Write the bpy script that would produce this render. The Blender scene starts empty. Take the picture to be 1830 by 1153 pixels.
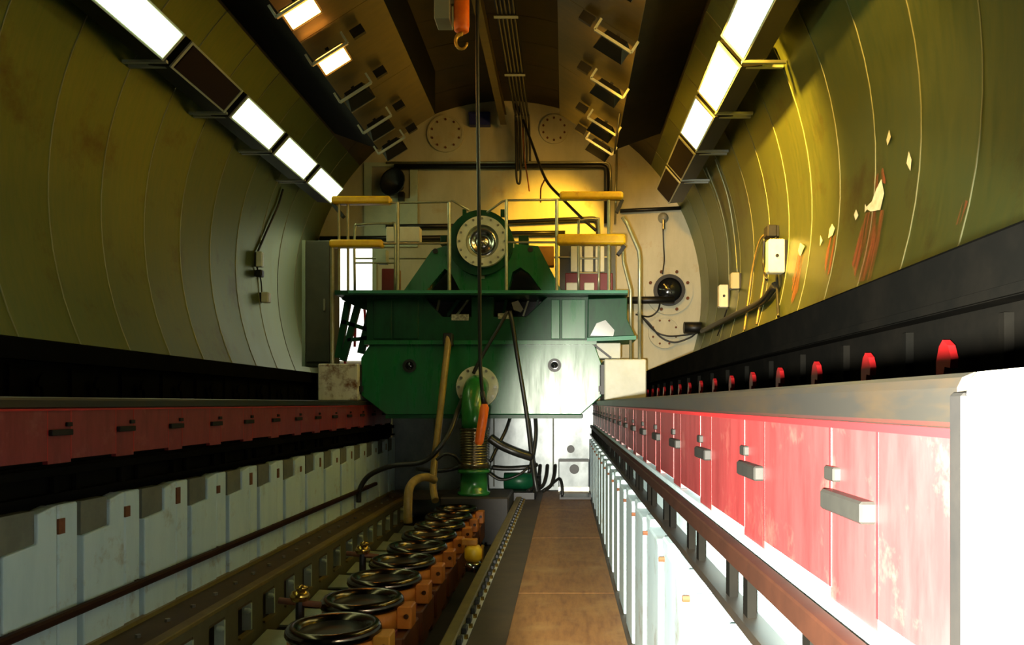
import bpy, math, random
from mathutils import Vector
random.seed(7)
S = bpy.context.scene
COL = S.collection
PI = math.pi

# ------------------------------------------------------------------ camera
F = 1400.0                      # focal length in photograph pixels (1830 wide)
VX, VY = 1010.0, 721.0          # where the long axis of the hall vanishes
cd = bpy.data.cameras.new('camera'); cam = bpy.data.objects.new('camera', cd); COL.objects.link(cam)
cd.sensor_fit = 'HORIZONTAL'; cd.sensor_width = 36.0; cd.lens = F / 1830 * 36
cd.shift_x = (915 - VX) / 1830; cd.shift_y = (VY - 576.5) / 1830
cd.clip_start = 0.02; cd.clip_end = 200
cam.location = (0, 0, 0); cam.rotation_euler = (PI / 2, 0, 0)
S.camera = cam
# ------------------------------------------------------------------ world, exposure
w = bpy.data.worlds.new('world'); S.world = w; w.use_nodes = True
w.node_tree.nodes['Background'].inputs[0].default_value = (0.01, 0.012, 0.012, 1)
w.node_tree.nodes['Background'].inputs[1].default_value = 1.0
vs = S.view_settings
vs.view_transform = 'Standard'; vs.look = 'None'; vs.gamma = 1; vs.exposure = 0.0; vs.use_curve_mapping = False
# ------------------------------------------------------------------ lights
TUBE = 7.0            # fluorescent diffusers
DOOR = 1.6             # daylit doorway
# photographer's flash, assumed and unseen, just left of the lens and aimed down the right-hand side of the pit
sd = bpy.data.lights.new('assumed_flash', 'SPOT'); so = bpy.data.objects.new('assumed_flash', sd); COL.objects.link(so)
sd.energy = 5600; sd.color = (1, 0.95, 0.80); sd.spot_size = math.radians(51); sd.spot_blend = 0.35; sd.shadow_soft_size = 0.03
so.location = (-0.10, -0.10, -0.07)
so.rotation_euler = Vector((485, 1400, -150)).to_track_quat('-Z', 'Y').to_euler()
def lamp_spot(name, loc, aim, energy, color, size, blend=0.5, soft=0.08):
    d = bpy.data.lights.new(name, 'SPOT'); o = bpy.data.objects.new(name, d); COL.objects.link(o)
    d.energy = energy; d.color = color; d.spot_size = math.radians(size); d.spot_blend = blend; d.shadow_soft_size = soft
    o.location = loc; o.rotation_euler = (Vector(aim) - Vector(loc)).to_track_quat('-Z', 'Y').to_euler()
    return o

# ------------------------------------------------------------------ materials
MATS = {}
def mat(name, c1, c2=None, rough=0.5, metal=0.0, scale=4.0, stretch=(1, 1, 1), bump=0.0, lo=0.4, hi=0.65, rough2=None, spec=0.5, c3=None, s3=1.2, lo3=.55, hi3=.7):
    m = bpy.data.materials.new(name); m.use_nodes = True
    nt = m.node_tree; b = nt.nodes['Principled BSDF']
    b.inputs['Roughness'].default_value = rough; b.inputs['Metallic'].default_value = metal
    b.inputs['Specular IOR Level'].default_value = spec
    b.inputs['Base Color'].default_value = (*c1, 1)
    if c2 or bump or c3 or rough2 is not None:
        g = nt.nodes.new('ShaderNodeNewGeometry'); mp = nt.nodes.new('ShaderNodeMapping')
        mp.inputs['Scale'].default_value = stretch
        nt.links.new(g.outputs['Position'], mp.inputs['Vector'])
        n = nt.nodes.new('ShaderNodeTexNoise'); n.inputs['Scale'].default_value = scale; n.inputs['Detail'].default_value = 6
        n.inputs['Roughness'].default_value = 0.65
        nt.links.new(mp.outputs[0], n.inputs['Vector'])
        mr = nt.nodes.new('ShaderNodeMapRange'); mr.inputs[1].default_value = lo; mr.inputs[2].default_value = hi
        nt.links.new(n.outputs['Fac'], mr.inputs[0])
        mx = nt.nodes.new('ShaderNodeMix'); mx.data_type = 'RGBA'
        mx.inputs[6].default_value = (*c1, 1); mx.inputs[7].default_value = (*(c2 or c1), 1)
        nt.links.new(mr.outputs[0], mx.inputs[0])
        out = mx.outputs[2]
        if c3:
            n2 = nt.nodes.new('ShaderNodeTexNoise'); n2.inputs['Scale'].default_value = s3; n2.inputs['Detail'].default_value = 8
            n2.inputs['Roughness'].default_value = 0.7
            nt.links.new(g.outputs['Position'], n2.inputs['Vector'])
            mr2 = nt.nodes.new('ShaderNodeMapRange'); mr2.inputs[1].default_value = lo3; mr2.inputs[2].default_value = hi3
            nt.links.new(n2.outputs['Fac'], mr2.inputs[0])
            mx2 = nt.nodes.new('ShaderNodeMix'); mx2.data_type = 'RGBA'; mx2.inputs[7].default_value = (*c3, 1)
            nt.links.new(mr2.outputs[0], mx2.inputs[0]); nt.links.new(out, mx2.inputs[6]); out = mx2.outputs[2]
        nt.links.new(out, b.inputs['Base Color'])
        if rough2 is not None:
            r2 = nt.nodes.new('ShaderNodeMapRange'); r2.inputs[3].default_value = rough; r2.inputs[4].default_value = rough2
            r2.inputs[1].default_value = lo; r2.inputs[2].default_value = hi
            nt.links.new(n.outputs['Fac'], r2.inputs[0]); nt.links.new(r2.outputs[0], b.inputs['Roughness'])
        if bump:
            bp = nt.nodes.new('ShaderNodeBump'); bp.inputs['Strength'].default_value = bump; bp.inputs['Distance'].default_value = 0.02
            nt.links.new(n.outputs['Fac'], bp.inputs['Height']); nt.links.new(bp.outputs[0], b.inputs['Normal'])
    MATS[name] = m
    return m
def emis(name, c, s):
    m = bpy.data.materials.new(name); m.use_nodes = True
    b = m.node_tree.nodes['Principled BSDF']
    b.inputs['Base Color'].default_value = (.8, .8, .8, 1)
    b.inputs['Emission Color'].default_value = (*c, 1); b.inputs['Emission Strength'].default_value = s
    MATS[name] = m; return m

mat('vault', (.118, .165, .052), (.165, .19, .055), rough=.34, metal=.85, scale=3, stretch=(1, 6, 1), lo=.3, hi=.7, rough2=.42, c3=(.10, .085, .028), s3=.8)
mat('seam', (.21, .22, .12), rough=.4, metal=.5)
mat('vault_back', (.03, .03, .02), rough=.8)
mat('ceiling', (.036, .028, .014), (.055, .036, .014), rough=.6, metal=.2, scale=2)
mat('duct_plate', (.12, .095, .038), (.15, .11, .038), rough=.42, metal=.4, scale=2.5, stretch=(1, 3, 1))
mat('duct_side_and_gap_shade', (.010, .010, .008), (.014, .012, .009), rough=.8, spec=.1)  # near-black: inner side plate, and the shadowed gap beyond the outer edge
mat('end_paint', (.50, .48, .34), (.42, .40, .27), rough=.5, scale=2.5, stretch=(1, 1, .35), c3=(.40, .27, .12), s3=1.6, lo3=.58, hi3=.78)
mat('pale_teal', (.42, .52, .42), (.36, .46, .38), rough=.5, scale=5)
mat('green', (.0065, .145, .04), (.005, .105, .03), rough=.27, scale=3, stretch=(3, 1, .4), rough2=.36, spec=.7, c3=(.004, .07, .02), s3=2.2, lo3=.6, hi3=.8)
mat('green_dark', (.004, .062, .024), (.003, .04, .017), rough=.38, spec=.3, scale=4, stretch=(2, 1, .6))
mat('green_pipe', (.02, .20, .035), (.015, .14, .03), rough=.25, scale=4, spec=.7, c3=(.10, .06, .01), s3=5, lo3=.62, hi3=.75)
mat('teal_edge', (.03, .22, .13), rough=.4)
mat('white_paint', (.62, .62, .52), (.55, .55, .44), rough=.45, scale=5)
mat('foot_white', (.66, .66, .58), (.55, .54, .45), rough=.4, scale=4, stretch=(3, 1, .5), c3=(.14, .05, .015), s3=4.5, lo3=.46, hi3=.62)
mat('pit_white', (.53, .69, .74), (.46, .62, .68), rough=.45, scale=3, stretch=(1, 2, .5), c3=(.24, .20, .13), s3=3.6, lo3=.56, hi3=.78)
mat('pit_grey', (.13, .14, .11), (.09, .10, .08), rough=.6, scale=6)
mat('red', (.20, .026, .027), (.15, .016, .017), rough=.42, scale=5, stretch=(1, 3, .6), c3=(.25, .075, .06), s3=4.5, lo3=.55, hi3=.72)
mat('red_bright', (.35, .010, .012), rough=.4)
mat('beam_dark', (.035, .034, .03), (.05, .045, .035), rough=.5, metal=.3, scale=4, stretch=(1, .6, 4))
mat('ledge_black_and_shade', (.004, .004, .0035), (.006, .0055, .0045), rough=1.0, scale=3, spec=.0)  # black ledge paint; also stands for shade along the left pit wall
mat('rail_steel', (.010, .0095, .008), (.022, .014, .006), rough=.42, metal=.0, scale=5, stretch=(1, .5, 2))
mat('brown_rail', (.026, .009, .0045), (.018, .0065, .0035), rough=.6, scale=8, spec=.12)
mat('rust', (.16, .05, .015), (.09, .03, .01), rough=.8, scale=8)
mat('floor_brown', (.045, .030, .016), (.07, .045, .02), rough=.6, scale=4)
mat('olive_rail', (.17, .125, .028), (.12, .085, .02), rough=.45, scale=6)
mat('slot_steel', (.11, .10, .055), (.085, .075, .04), rough=.5, scale=6, metal=.2)
mat('plywood', (.23, .105, .026), (.15, .062, .016), rough=.6, scale=5, stretch=(5, .8, 1), c3=(.27, .15, .045), s3=3, lo3=.5, hi3=.75)
mat('bracket_dark', (.013, .013, .011), (.009, .009, .008), rough=.6, scale=8, spec=.2)
mat('pit_floor', (.30, .38, .33), (.22, .30, .26), rough=.5, scale=4)
mat('pit_dark', (.012, .011, .010), (.02, .016, .012), rough=.6)
mat('orange_cast', (.62, .20, .022), (.48, .14, .015), rough=.4, scale=6)
mat('orange_dark', (.16, .045, .010), (.10, .03, .008), rough=.5, scale=5)
mat('amber_block', (.62, .27, .025), (.50, .20, .02), rough=.45, scale=6)
mat('rim', (.10, .08, .055), (.07, .055, .04), rough=.2, metal=1.0, scale=5)
mat('rim_inner', (.02, .017, .013), rough=.45, metal=.6)
mat('chrome', (.62, .62, .58), rough=.18, metal=1)
mat('chrome_dull', (.42, .42, .36), (.30, .28, .2), rough=.35, metal=1, scale=9)
mat('steel_plate', (.27, .30, .31), (.19, .215, .225), rough=.36, metal=.4, scale=3, stretch=(1, 1, .6), rough2=.42, c3=(.14, .15, .14), s3=2, lo3=.55, hi3=.8)
mat('hub_white', (.70, .74, .62), (.58, .62, .50), rough=.4, scale=8)
mat('tube_metal', (.45, .46, .33), (.38, .36, .2), rough=.35, metal=.6, scale=8)
mat('bracket', (.45, .50, .46), rough=.45, metal=.2)
mat('black', (.005, .005, .005), (.008, .0075, .007), rough=.45, scale=6)
mat('black_gloss', (.008, .009, .010), rough=.12, spec=.8)
mat('rubber', (.010, .010, .009), rough=.4)
mat('yellow', (.92, .58, .015), (.85, .46, .012), rough=.45, scale=9, c3=(.60, .25, .02), s3=6, lo3=.55, hi3=.75)
mat('hose_tan', (.30, .20, .045), (.20, .13, .03), rough=.4, scale=8)
mat('orange', (.95, .18, .008), (.85, .13, .006), rough=.45, scale=8)
mat('hook', (.62, .34, .05), rough=.4, metal=.5)
mat('bellows', (.26, .22, .13), (.2, .16, .09), rough=.25, metal=.9, scale=6)
mat('box_cream', (.74, .70, .52), (.68, .62, .44), rough=.45, scale=7)
mat('blue', (.012, .018, .16), rough=.5)
mat('brass', (.42, .26, .05), rough=.25, metal=.9)
mat('red_dark', (.17, .012, .012), rough=.5)
mat('unlit', (.018, .009, .008), rough=.6, spec=.1)
mat('lens_dark', (.03, .025, .02), rough=.15)
mat('grey_box', (.26, .26, .20), rough=.5)
mat('cabinet', (.085, .085, .06), (.065, .065, .05), rough=.55, scale=3)
mat('chip', (.62, .60, .46), (.50, .46, .30), rough=.6, scale=12)
mat('nameplate', (.5, .5, .42), (.12, .12, .1), rough=.5, scale=30)
emis('tube_lit', (.84, 1, .52), TUBE)
emis('sodium_lit', (1, .36, .05), 35)
emis('sodium_side', (1, .50, .08), 45)
emis('daylight', (1, 1, .95), DOOR)
def streak_mat():
    m = bpy.data.materials.new('rust_streak'); m.use_nodes = True; nt = m.node_tree; b = nt.nodes['Principled BSDF']
    b.inputs['Base Color'].default_value = (.20, .045, .010, 1); b.inputs['Roughness'].default_value = .7
    g = nt.nodes.new('ShaderNodeNewGeometry'); mp = nt.nodes.new('ShaderNodeMapping'); mp.inputs['Scale'].default_value = (1, 9, .9)
    n = nt.nodes.new('ShaderNodeTexNoise'); n.inputs['Scale'].default_value = 2.0; n.inputs['Detail'].default_value = 5
    mr = nt.nodes.new('ShaderNodeMapRange'); mr.inputs[1].default_value = .42; mr.inputs[2].default_value = .66; mr.inputs[4].default_value = .85
    nt.links.new(g.outputs['Position'], mp.inputs[0]); nt.links.new(mp.outputs[0], n.inputs['Vector'])
    nt.links.new(n.outputs['Fac'], mr.inputs[0]); nt.links.new(mr.outputs[0], b.inputs['Alpha'])
    MATS['rust_streak'] = m
streak_mat()

# ------------------------------------------------------------------ mesh helpers
def Q(px, py, D):
    return Vector(((px - VX) / F * D, D, (VY - py) / F * D))
WL = {}
def wl(o): return WL.get(o.name, Vector((0, 0, 0))) if o else Vector((0, 0, 0))
def tag(o, label=None, cat=None, group=None, kind=None):
    if label: o['label'] = label
    if cat: o['category'] = cat
    if group: o['group'] = group
    if kind: o['kind'] = kind
    return o
def thing(name, label, cat, loc, group=None):
    o = bpy.data.objects.new(name, None); COL.objects.link(o)
    o.empty_display_size = .1; o.location = loc; WL[o.name] = Vector(loc)
    return tag(o, label, cat, group)
class MB:
    def __init__(s): s.v = []; s.f = []; s.sm = []
    def add(s, vs, fs, sm=False):
        b = len(s.v); s.v += [Vector(v) for v in vs]
        for f in fs: s.f.append([i + b for i in f]); s.sm.append(sm)
        return s
    def box(s, x0, x1, y0, y1, z0, z1, ch=0.0):
        if ch <= 0:
            return s.add([(x, y, z) for z in (z0, z1) for y in (y0, y1) for x in (x0, x1)],
                         [(0, 2, 3, 1), (4, 5, 7, 6), (0, 1, 5, 4), (2, 6, 7, 3), (0, 4, 6, 2), (1, 3, 7, 5)])
        # chamfered box: 24 vertices
        V = []; idx = {}
        for i, x in enumerate((x0, x1)):
            for j, y in enumerate((y0, y1)):
                for k, z in enumerate((z0, z1)):
                    dx = ch if i == 0 else -ch; dy = ch if j == 0 else -ch; dz = ch if k == 0 else -ch
                    idx[i, j, k, 0] = len(V); V.append((x, y + dy, z + dz))
                    idx[i, j, k, 1] = len(V); V.append((x + dx, y, z + dz))
                    idx[i, j, k, 2] = len(V); V.append((x + dx, y + dy, z))
        Fs = []
        for i in (0, 1):
            Fs.append([idx[i, 0, 0, 0], idx[i, 1, 0, 0], idx[i, 1, 1, 0], idx[i, 0, 1, 0]])
            Fs.append([idx[0, i, 0, 1], idx[1, i, 0, 1], idx[1, i, 1, 1], idx[0, i, 1, 1]])
            Fs.append([idx[0, 0, i, 2], idx[1, 0, i, 2], idx[1, 1, i, 2], idx[0, 1, i, 2]])
        for a in (0, 1):
            for b in (0, 1):
                Fs.append([idx[a, b, 0, 0], idx[a, b, 0, 1], idx[a, b, 1, 1], idx[a, b, 1, 0]])
                Fs.append([idx[a, 0, b, 0], idx[a, 0, b, 2], idx[a, 1, b, 2], idx[a, 1, b, 0]])
                Fs.append([idx[0, a, b, 1], idx[0, a, b, 2], idx[1, a, b, 2], idx[1, a, b, 1]])
        for k in [(i, j, l) for i in (0, 1) for j in (0, 1) for l in (0, 1)]:
            Fs.append([idx[k + (0,)], idx[k + (1,)], idx[k + (2,)]])
        return s.add(V, Fs)
    def prism(s, poly, d, axis='Y'):
        """poly: list of 3D points in one plane; d: extrusion vector"""
        n = len(poly); d = Vector(d); P = [Vector(p) for p in poly]
        V = P + [p + d for p in P]
        Fs = [list(range(n)), list(range(2 * n - 1, n - 1, -1))]
        for i in range(n):
            j = (i + 1) % n; Fs.append([i, i + n, j + n, j])
        return s.add(V, Fs)
    def frame_of(s, d):
        d = Vector(d).normalized(); u = d.orthogonal().normalized(); 
        if abs(d.z) < .99: u = d.cross(Vector((0, 0, 1))).normalized()
        return u, d.cross(u).normalized()
    def tube(s, pts, r, n=8, cap=True, sm=True):
        pts = [Vector(p) for p in pts]; V = []; Fs = []
        rs = r if isinstance(r, (list, tuple)) else [r] * len(pts)
        u = None
        for i, p in enumerate(pts):
            t = (pts[min(i + 1, len(pts) - 1)] - pts[max(i - 1, 0)]).normalized()
            if u is None: u, v = s.frame_of(t)
            else:
                u = (u - t * u.dot(t)).normalized(); v = t.cross(u)
            for k in range(n):
                a = 2 * PI * k / n; V.append(p + (u * math.cos(a) + v * math.sin(a)) * rs[i])
        for i in range(len(pts) - 1):
            for k in range(n):
                j = (k + 1) % n; Fs.append([i * n + k, i * n + j, (i + 1) * n + j, (i + 1) * n + k])
        s.add(V, Fs, sm)
        if cap:
            b = len(s.v) - len(V)
            s.f.append([b + k for k in range(n)][::-1]); s.sm.append(False)
            s.f.append([b + (len(pts) - 1) * n + k for k in range(n)]); s.sm.append(False)
        return s
    def cyl(s, a, b, r, n=16, r2=None): return s.tube([a, b], [r, r if r2 is None else r2], n, True, n > 8)
    def lathe(s, c, axis, prof, n=24, sm=True):
        """prof: (radius, height along axis)"""
        c = Vector(c); ax = Vector(axis).normalized(); u, v = s.frame_of(ax); V = []; Fs = []
        for (r, h) in prof:
            for k in range(n):
                a = 2 * PI * k / n; V.append(c + ax * h + (u * math.cos(a) + v * math.sin(a)) * r)
        m = len(prof)
        for i in range(m - 1):
            for k in range(n):
                j = (k + 1) % n; Fs.append([i * n + k, i * n + j, (i + 1) * n + j, (i + 1) * n + k])
        return s.add(V, Fs, sm)
    def bar(s, a, b, wd, th, up=(0, 0, 1)):
        a = Vector(a); b = Vector(b); t = (b - a).normalized(); u = t.cross(Vector(up)).normalized(); v = u.cross(t)
        V = [p + u * (i * wd / 2) + v * (j * th / 2) for p in (a, b) for (i, j) in ((-1, -1), (1, -1), (1, 1), (-1, 1))]
        return s.add(V, [(0, 3, 2, 1), (4, 5, 6, 7), (0, 1, 5, 4), (1, 2, 6, 5), (2, 3, 7, 6), (3, 0, 4, 7)])
    def build(s, name, m, parent=None, bevel=0.0, kind=None, label=None):
        lo = Vector([min(v[i] for v in s.v) for i in range(3)]); hi = Vector([max(v[i] for v in s.v) for i in range(3)])
        org = Vector(((lo.x + hi.x) / 2, (lo.y + hi.y) / 2, lo.z))
        me = bpy.data.meshes.new(name); me.from_pydata([v - org for v in s.v], [], s.f)
        import bmesh
        bm = bmesh.new(); bm.from_mesh(me); bmesh.ops.recalc_face_normals(bm, faces=bm.faces); bm.to_mesh(me); bm.free()
        me.polygons.foreach_set('use_smooth', s.sm); me.update()
        me.materials.append(MATS[m])
        o = bpy.data.objects.new(name, me); COL.objects.link(o)
        if parent: o.parent = parent; o.location = org - wl(parent)
        else: o.location = org
        WL[o.name] = org
        if bevel:
            b = o.modifiers.new('bevel', 'BEVEL'); b.width = bevel; b.segments = 2; b.limit_method = 'ANGLE'
        if kind: o['kind'] = kind
        if label: o['label'] = label
        return o
def dup(o, delta, parent=None):
    c = o.copy(); COL.objects.link(c); c.parent = parent if parent else o.parent
    nb = wl(o) + Vector(delta); c.location = nb - wl(c.parent); WL[c.name] = nb
    return c
def dup_tree(root, delta, label=None):
    r = root.copy(); COL.objects.link(r); r.location = root.location + Vector(delta); WL[r.name] = wl(root) + Vector(delta)
    if label: r['label'] = label
    for ch in list(root.children):
        c = ch.copy(); COL.objects.link(c); c.parent = r; WL[c.name] = wl(ch) + Vector(delta)
        for g in list(ch.children):
            e = g.copy(); COL.objects.link(e); e.parent = c; WL[e.name] = wl(g) + Vector(delta)
    return r
def smooth(pts, n=6):
    """Catmull-Rom through the points"""
    P = [Vector(p) for p in pts]; P = [P[0] * 2 - P[1]] + P + [P[-1] * 2 - P[-2]]; out = []
    for i in range(1, len(P) - 2):
        for k in range(n):
            t = k / n
            out.append(.5 * ((2 * P[i]) + (P[i + 1] - P[i - 1]) * t + (2 * P[i - 1] - 5 * P[i] + 4 * P[i + 1] - P[i + 2]) * t * t + (3 * P[i] - P[i - 1] - 3 * P[i + 1] + P[i + 2]) * t ** 3))
    out.append(P[-2]); return out
def cable(name, label, pts, r, m='rubber', cat='cable', n=8, group=None):
    o = MB().tube(smooth(pts), r, n).build(name, m); return tag(o, label, cat, group)
def disc(mb, c, r, d, n=28):
    c = Vector(c); return mb.prism([c + Vector((r * math.cos(2 * PI * k / n), 0, r * math.sin(2 * PI * k / n))) for k in range(n)], (0, d, 0))
def ring(mb, c, r0, r1, y0, y1, n=32):
    return mb.lathe((c[0], 0, c[2]), (0, 1, 0), [(r0, y0), (r1, y0), (r1, y1), (r0, y1), (r0, y0)], n, False)

# ------------------------------------------------------------------ dimensions of the hall
C = -1.22; ZC = 2.18; R = 4.0        # axis and radius of the vault
DEND = 16.0                          # end bulkhead
DBACK = -3.0
FLOOR = -1.46
XR = 0.47                            # inner face of right pit wall
def mir(x): return 2 * C - x
def vp(th, y, r=R):                  # vault point, th in degrees from the crown, + to the right
    a = math.radians(th); return Vector((C + r * math.sin(a), y, ZC + r * math.cos(a)))
def vault_hit(px, py, r=R):
    a = (px - VX) / F; b = (VY - py) / F
    A = a * a + b * b; B = -2 * (a * C + b * ZC); K = C * C + ZC * ZC - r * r
    D = (-B + math.sqrt(B * B - 4 * A * K)) / (2 * A)
    return Vector((a * D, D, b * D))

# ------------------------------------------------------------------ vault: curved sheets, seams
PITCH = 0.9
def vault_wall(name, t0, t1, matname, nseg, seams=True):
    mb = MB()
    V = []; ts = [t0 + (t1 - t0) * i / nseg for i in range(nseg + 1)]
    for t in ts: V += [vp(t, DBACK, R + .06), vp(t, DEND, R + .06), vp(t, DBACK, R + .12), vp(t, DEND, R + .12)]
    Fs = []
    for i in range(nseg):
        a = 4 * i; b = a + 4
        Fs += [(a, a + 1, b + 1, b), (a + 2, b + 2, b + 3, a + 3), (a, b, b + 2, a + 2), (a + 1, a + 3, b + 3, b + 1)]
    Fs += [(0, 2, 3, 1), (4 * nseg, 4 * nseg + 1, 4 * nseg + 3, 4 * nseg + 2)]
    root = mb.add(V, Fs, True).build(name, 'vault_back', kind='structure')
    first = None; strip = None
    ny = 6
    k = 0; y = DEND - PITCH
    while y > DBACK - .01:
        if first is None:
            V = []; Fs = []
            for t in ts:
                for j in range(ny + 1):
                    u = j / ny
                    V.append(vp(t, y + .006 + (PITCH - .012) * u, R - .004 + .007 * (1 - (2 * u - 1) ** 2)))
            m = ny + 1
            for i in range(nseg):
                for j in range(ny): Fs.append((i * m + j, i * m + j + 1, (i + 1) * m + j + 1, (i + 1) * m + j))
            first = MB().add(V, Fs, True).build('panel', matname, root)
            if seams:
                sb = MB(); V = []; Fs = []
                for t in ts: V += [vp(t, y - .009, R - .002), vp(t, y - .006, R - .010), vp(t, y + .006, R - .010), vp(t, y + .009, R - .002)]
                for i in range(nseg):
                    for j in range(3): Fs.append((4 * i + j, 4 * i + j + 1, 4 * i + 5 + j, 4 * i + 4 + j))
                strip = sb.add(V, Fs, True).build('seam_strip', 'seam', root)
        else:
            dup(first, (0, -k * PITCH, 0))
            if seams and k < 14: dup(strip, (0, -k * PITCH, 0))
        k += 1; y -= PITCH
    return root
wall_right = vault_wall('wall_right', 48, 128, 'vault', 22)
wall_left = vault_wall('wall_left', -128, -48, 'vault', 22)
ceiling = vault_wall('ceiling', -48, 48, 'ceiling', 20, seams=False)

# end bulkhead (upper disc) and the back wall behind the photographer
disc(MB(), (C, DEND, ZC), R + .12, .2, 64).build('wall_end', 'end_paint', kind='structure')
disc(MB(), (C, DBACK - .2, ZC), R + .12, .2, 48).build('wall_back', 'vault_back', kind='structure')

# paint chips and rust streaks on the right-hand vault sheets
def vpatch(outline, m, name, lift):
    pts = [vault_hit(x, y, R - lift) for (x, y) in outline]
    c = sum(pts, Vector()) / len(pts); ax = Vector((c.x - C, 0, c.z - ZC))
    c = Vector((C, c.y, ZC)) + ax.normalized() * (R - lift)
    n = len(pts)
    MB().add([c] + pts, [(0, i + 1, (i + 1) % n + 1) for i in range(n)]).build(name, m, wall_right)
for o in ([(1575, 320), (1580, 345), (1573, 375), (1556, 378), (1546, 372), (1558, 360), (1566, 338)],
          [(1589, 232), (1592, 245), (1586, 260), (1584, 250)],
          [(1624, 270), (1629, 285), (1627, 306), (1620, 292)],
          [(1530, 374), (1534, 385), (1529, 394), (1526, 384)],
          [(1546, 364), (1550, 374), (1545, 380)],
          [(1487, 400), (1492, 408), (1488, 420), (1480, 426), (1482, 410)],
          [(1466, 420), (1470, 430), (1465, 440)],
          [(1430, 434), (1438, 440), (1430, 458), (1426, 448)]):
    vpatch(o, 'chip', 'paint_chip', .014)
for o in ([(1548, 380), (1580, 375), (1572, 430), (1555, 500), (1530, 505), (1522, 470), (1535, 420)],
          [(1484, 424), (1494, 420), (1486, 480), (1474, 500), (1474, 460)],
          [(1560, 320), (1578, 300), (1584, 330), (1574, 322), (1564, 345)],
          [(1426, 455), (1438, 455), (1426, 520), (1414, 545), (1416, 500)],
          [(1722, 355), (1730, 360), (1716, 400), (1708, 402)]):
    vpatch(o, 'rust_streak', 'rust_streak', .011)

# ------------------------------------------------------------------ ceiling panels that carry the flood lamps
DUCT_END = 14.1
def duct(side, label):
    s = side
    def P(hw, z, y): return Vector((C + s * hw, y, z))
    root = thing('ceiling_panel', label, 'ceiling panel', (C + s * 1.7, (DBACK + DUCT_END) / 2, 4.56))
    y0 = 1.5
    n = 6; L = (DUCT_END - y0) / n
    sec_b = [(1.12, 5.2), (2.13, 4.56), (2.145, 4.585), (1.135, 5.225)]
    first = None
    for k in range(n):
        if first is None:
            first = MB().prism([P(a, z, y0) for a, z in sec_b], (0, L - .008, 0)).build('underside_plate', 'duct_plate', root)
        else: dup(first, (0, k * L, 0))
    MB().prism([P(a, z, y0) for a, z in [(2.13, 4.57), (2.93, 4.86), (2.93, 4.89), (2.13, 4.60)]], (0, DUCT_END - y0, 0)).build('gap_shade_plate', 'duct_side_and_gap_shade', root)  # dark sheet added for the shadowed gap between panel and vault
    MB().prism([P(a, z, y0) for a, z in [(1.12, 5.2), (1.15, 5.2), (1.15, 5.98), (1.12, 5.98)]], (0, DUCT_END - y0, 0)).build('inner_side_plate', 'duct_side_and_gap_shade', root)
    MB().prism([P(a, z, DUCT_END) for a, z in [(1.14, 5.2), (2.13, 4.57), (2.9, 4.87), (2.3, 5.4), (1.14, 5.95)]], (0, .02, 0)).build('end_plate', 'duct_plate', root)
    return root
duct(-1, 'long brown sloping ceiling panel left of the orange hook')
duct(1, 'long brown sloping ceiling panel right of the hanging black cables')

# ------------------------------------------------------------------ end bulkhead details (16 m away)
E = DEND
def flange(name, label, px, py, rpx, m='end_paint', nb=10):
    c = Q(px, py, E); r = rpx / F * E
    t = thing(name, label, 'flange', (c.x, E, c.z - r))
    ring(MB(), c, r * .88, r, E - .06, E).build('rim', m, t)
    disc(MB(), (c.x, E - .045, c.z), r * .9, .045).build('cover_plate', m, t)
    b0 = None
    for k in range(nb):
        a = 2 * PI * (k + .5) / nb; x = c.x + r * .76 * math.cos(a); z = c.z + r * .76 * math.sin(a)
        if b0 is None: b0 = MB().cyl((x, E - .075, z), (x, E - .04, z), .022, 6).build('bolt', 'rust', t); bx, bz = x, z
        else: dup(b0, (x - bx, 0, z - bz))
    return t
flange('blank_flange', 'large round pale blank flange high on end wall, left of blue box', 797, 240, 33)
flange('blank_flange', 'smaller round pale blank flange high on end wall, right of hanging cables', 990, 232, 26)
flange('blank_flange', 'wide faint round cover below the black porthole', 1187, 594, 29, nb=8)
# porthole
c = Q(1195, 520, E); t = thing('porthole', 'round black porthole in bolted flange on right of end wall', 'porthole', (c.x, E, c.z - .49))
ring(MB(), c, .26, .49, E - .05, E).build('flange', 'end_paint', t)
ring(MB(), c, .25, .32, E - .14, E - .02).build('bezel', 'black', t)
MB().lathe((c.x, E - .05, c.z), (0, -1, 0), [(.27, 0), (.25, .06), (.17, .12), (.08, .15), (.001, .155)], 24).build('glass_dome', 'black_gloss', t)
b0 = None
for k in range(8):
    a = 2 * PI * (k + .5) / 8; x = c.x + .41 * math.cos(a); z = c.z + .41 * math.sin(a)
    if b0 is None: b0 = MB().cyl((x, E - .08, z), (x, E - .04, z), .035, 6).build('bolt', 'rust', t); bx, bz = x, z
    else: dup(b0, (x - bx, 0, z - bz))
# blue box
p0 = Q(840, 228, E); p1 = Q(877, 205, E)
t = thing('blue_box', 'small dark blue box at top of end wall between blank flanges', 'box', ((p0.x + p1.x) / 2, E, p0.z))
MB().box(p0.x, p1.x, E - .18, E, p0.z, p1.z, .012).build('body', 'blue', t)
MB().box(p0.x - .01, p1.x + .01, E - .2, E - .18, p1.z - .07, p1.z - .02).build('lid_lip', 'blue', t)
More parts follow.
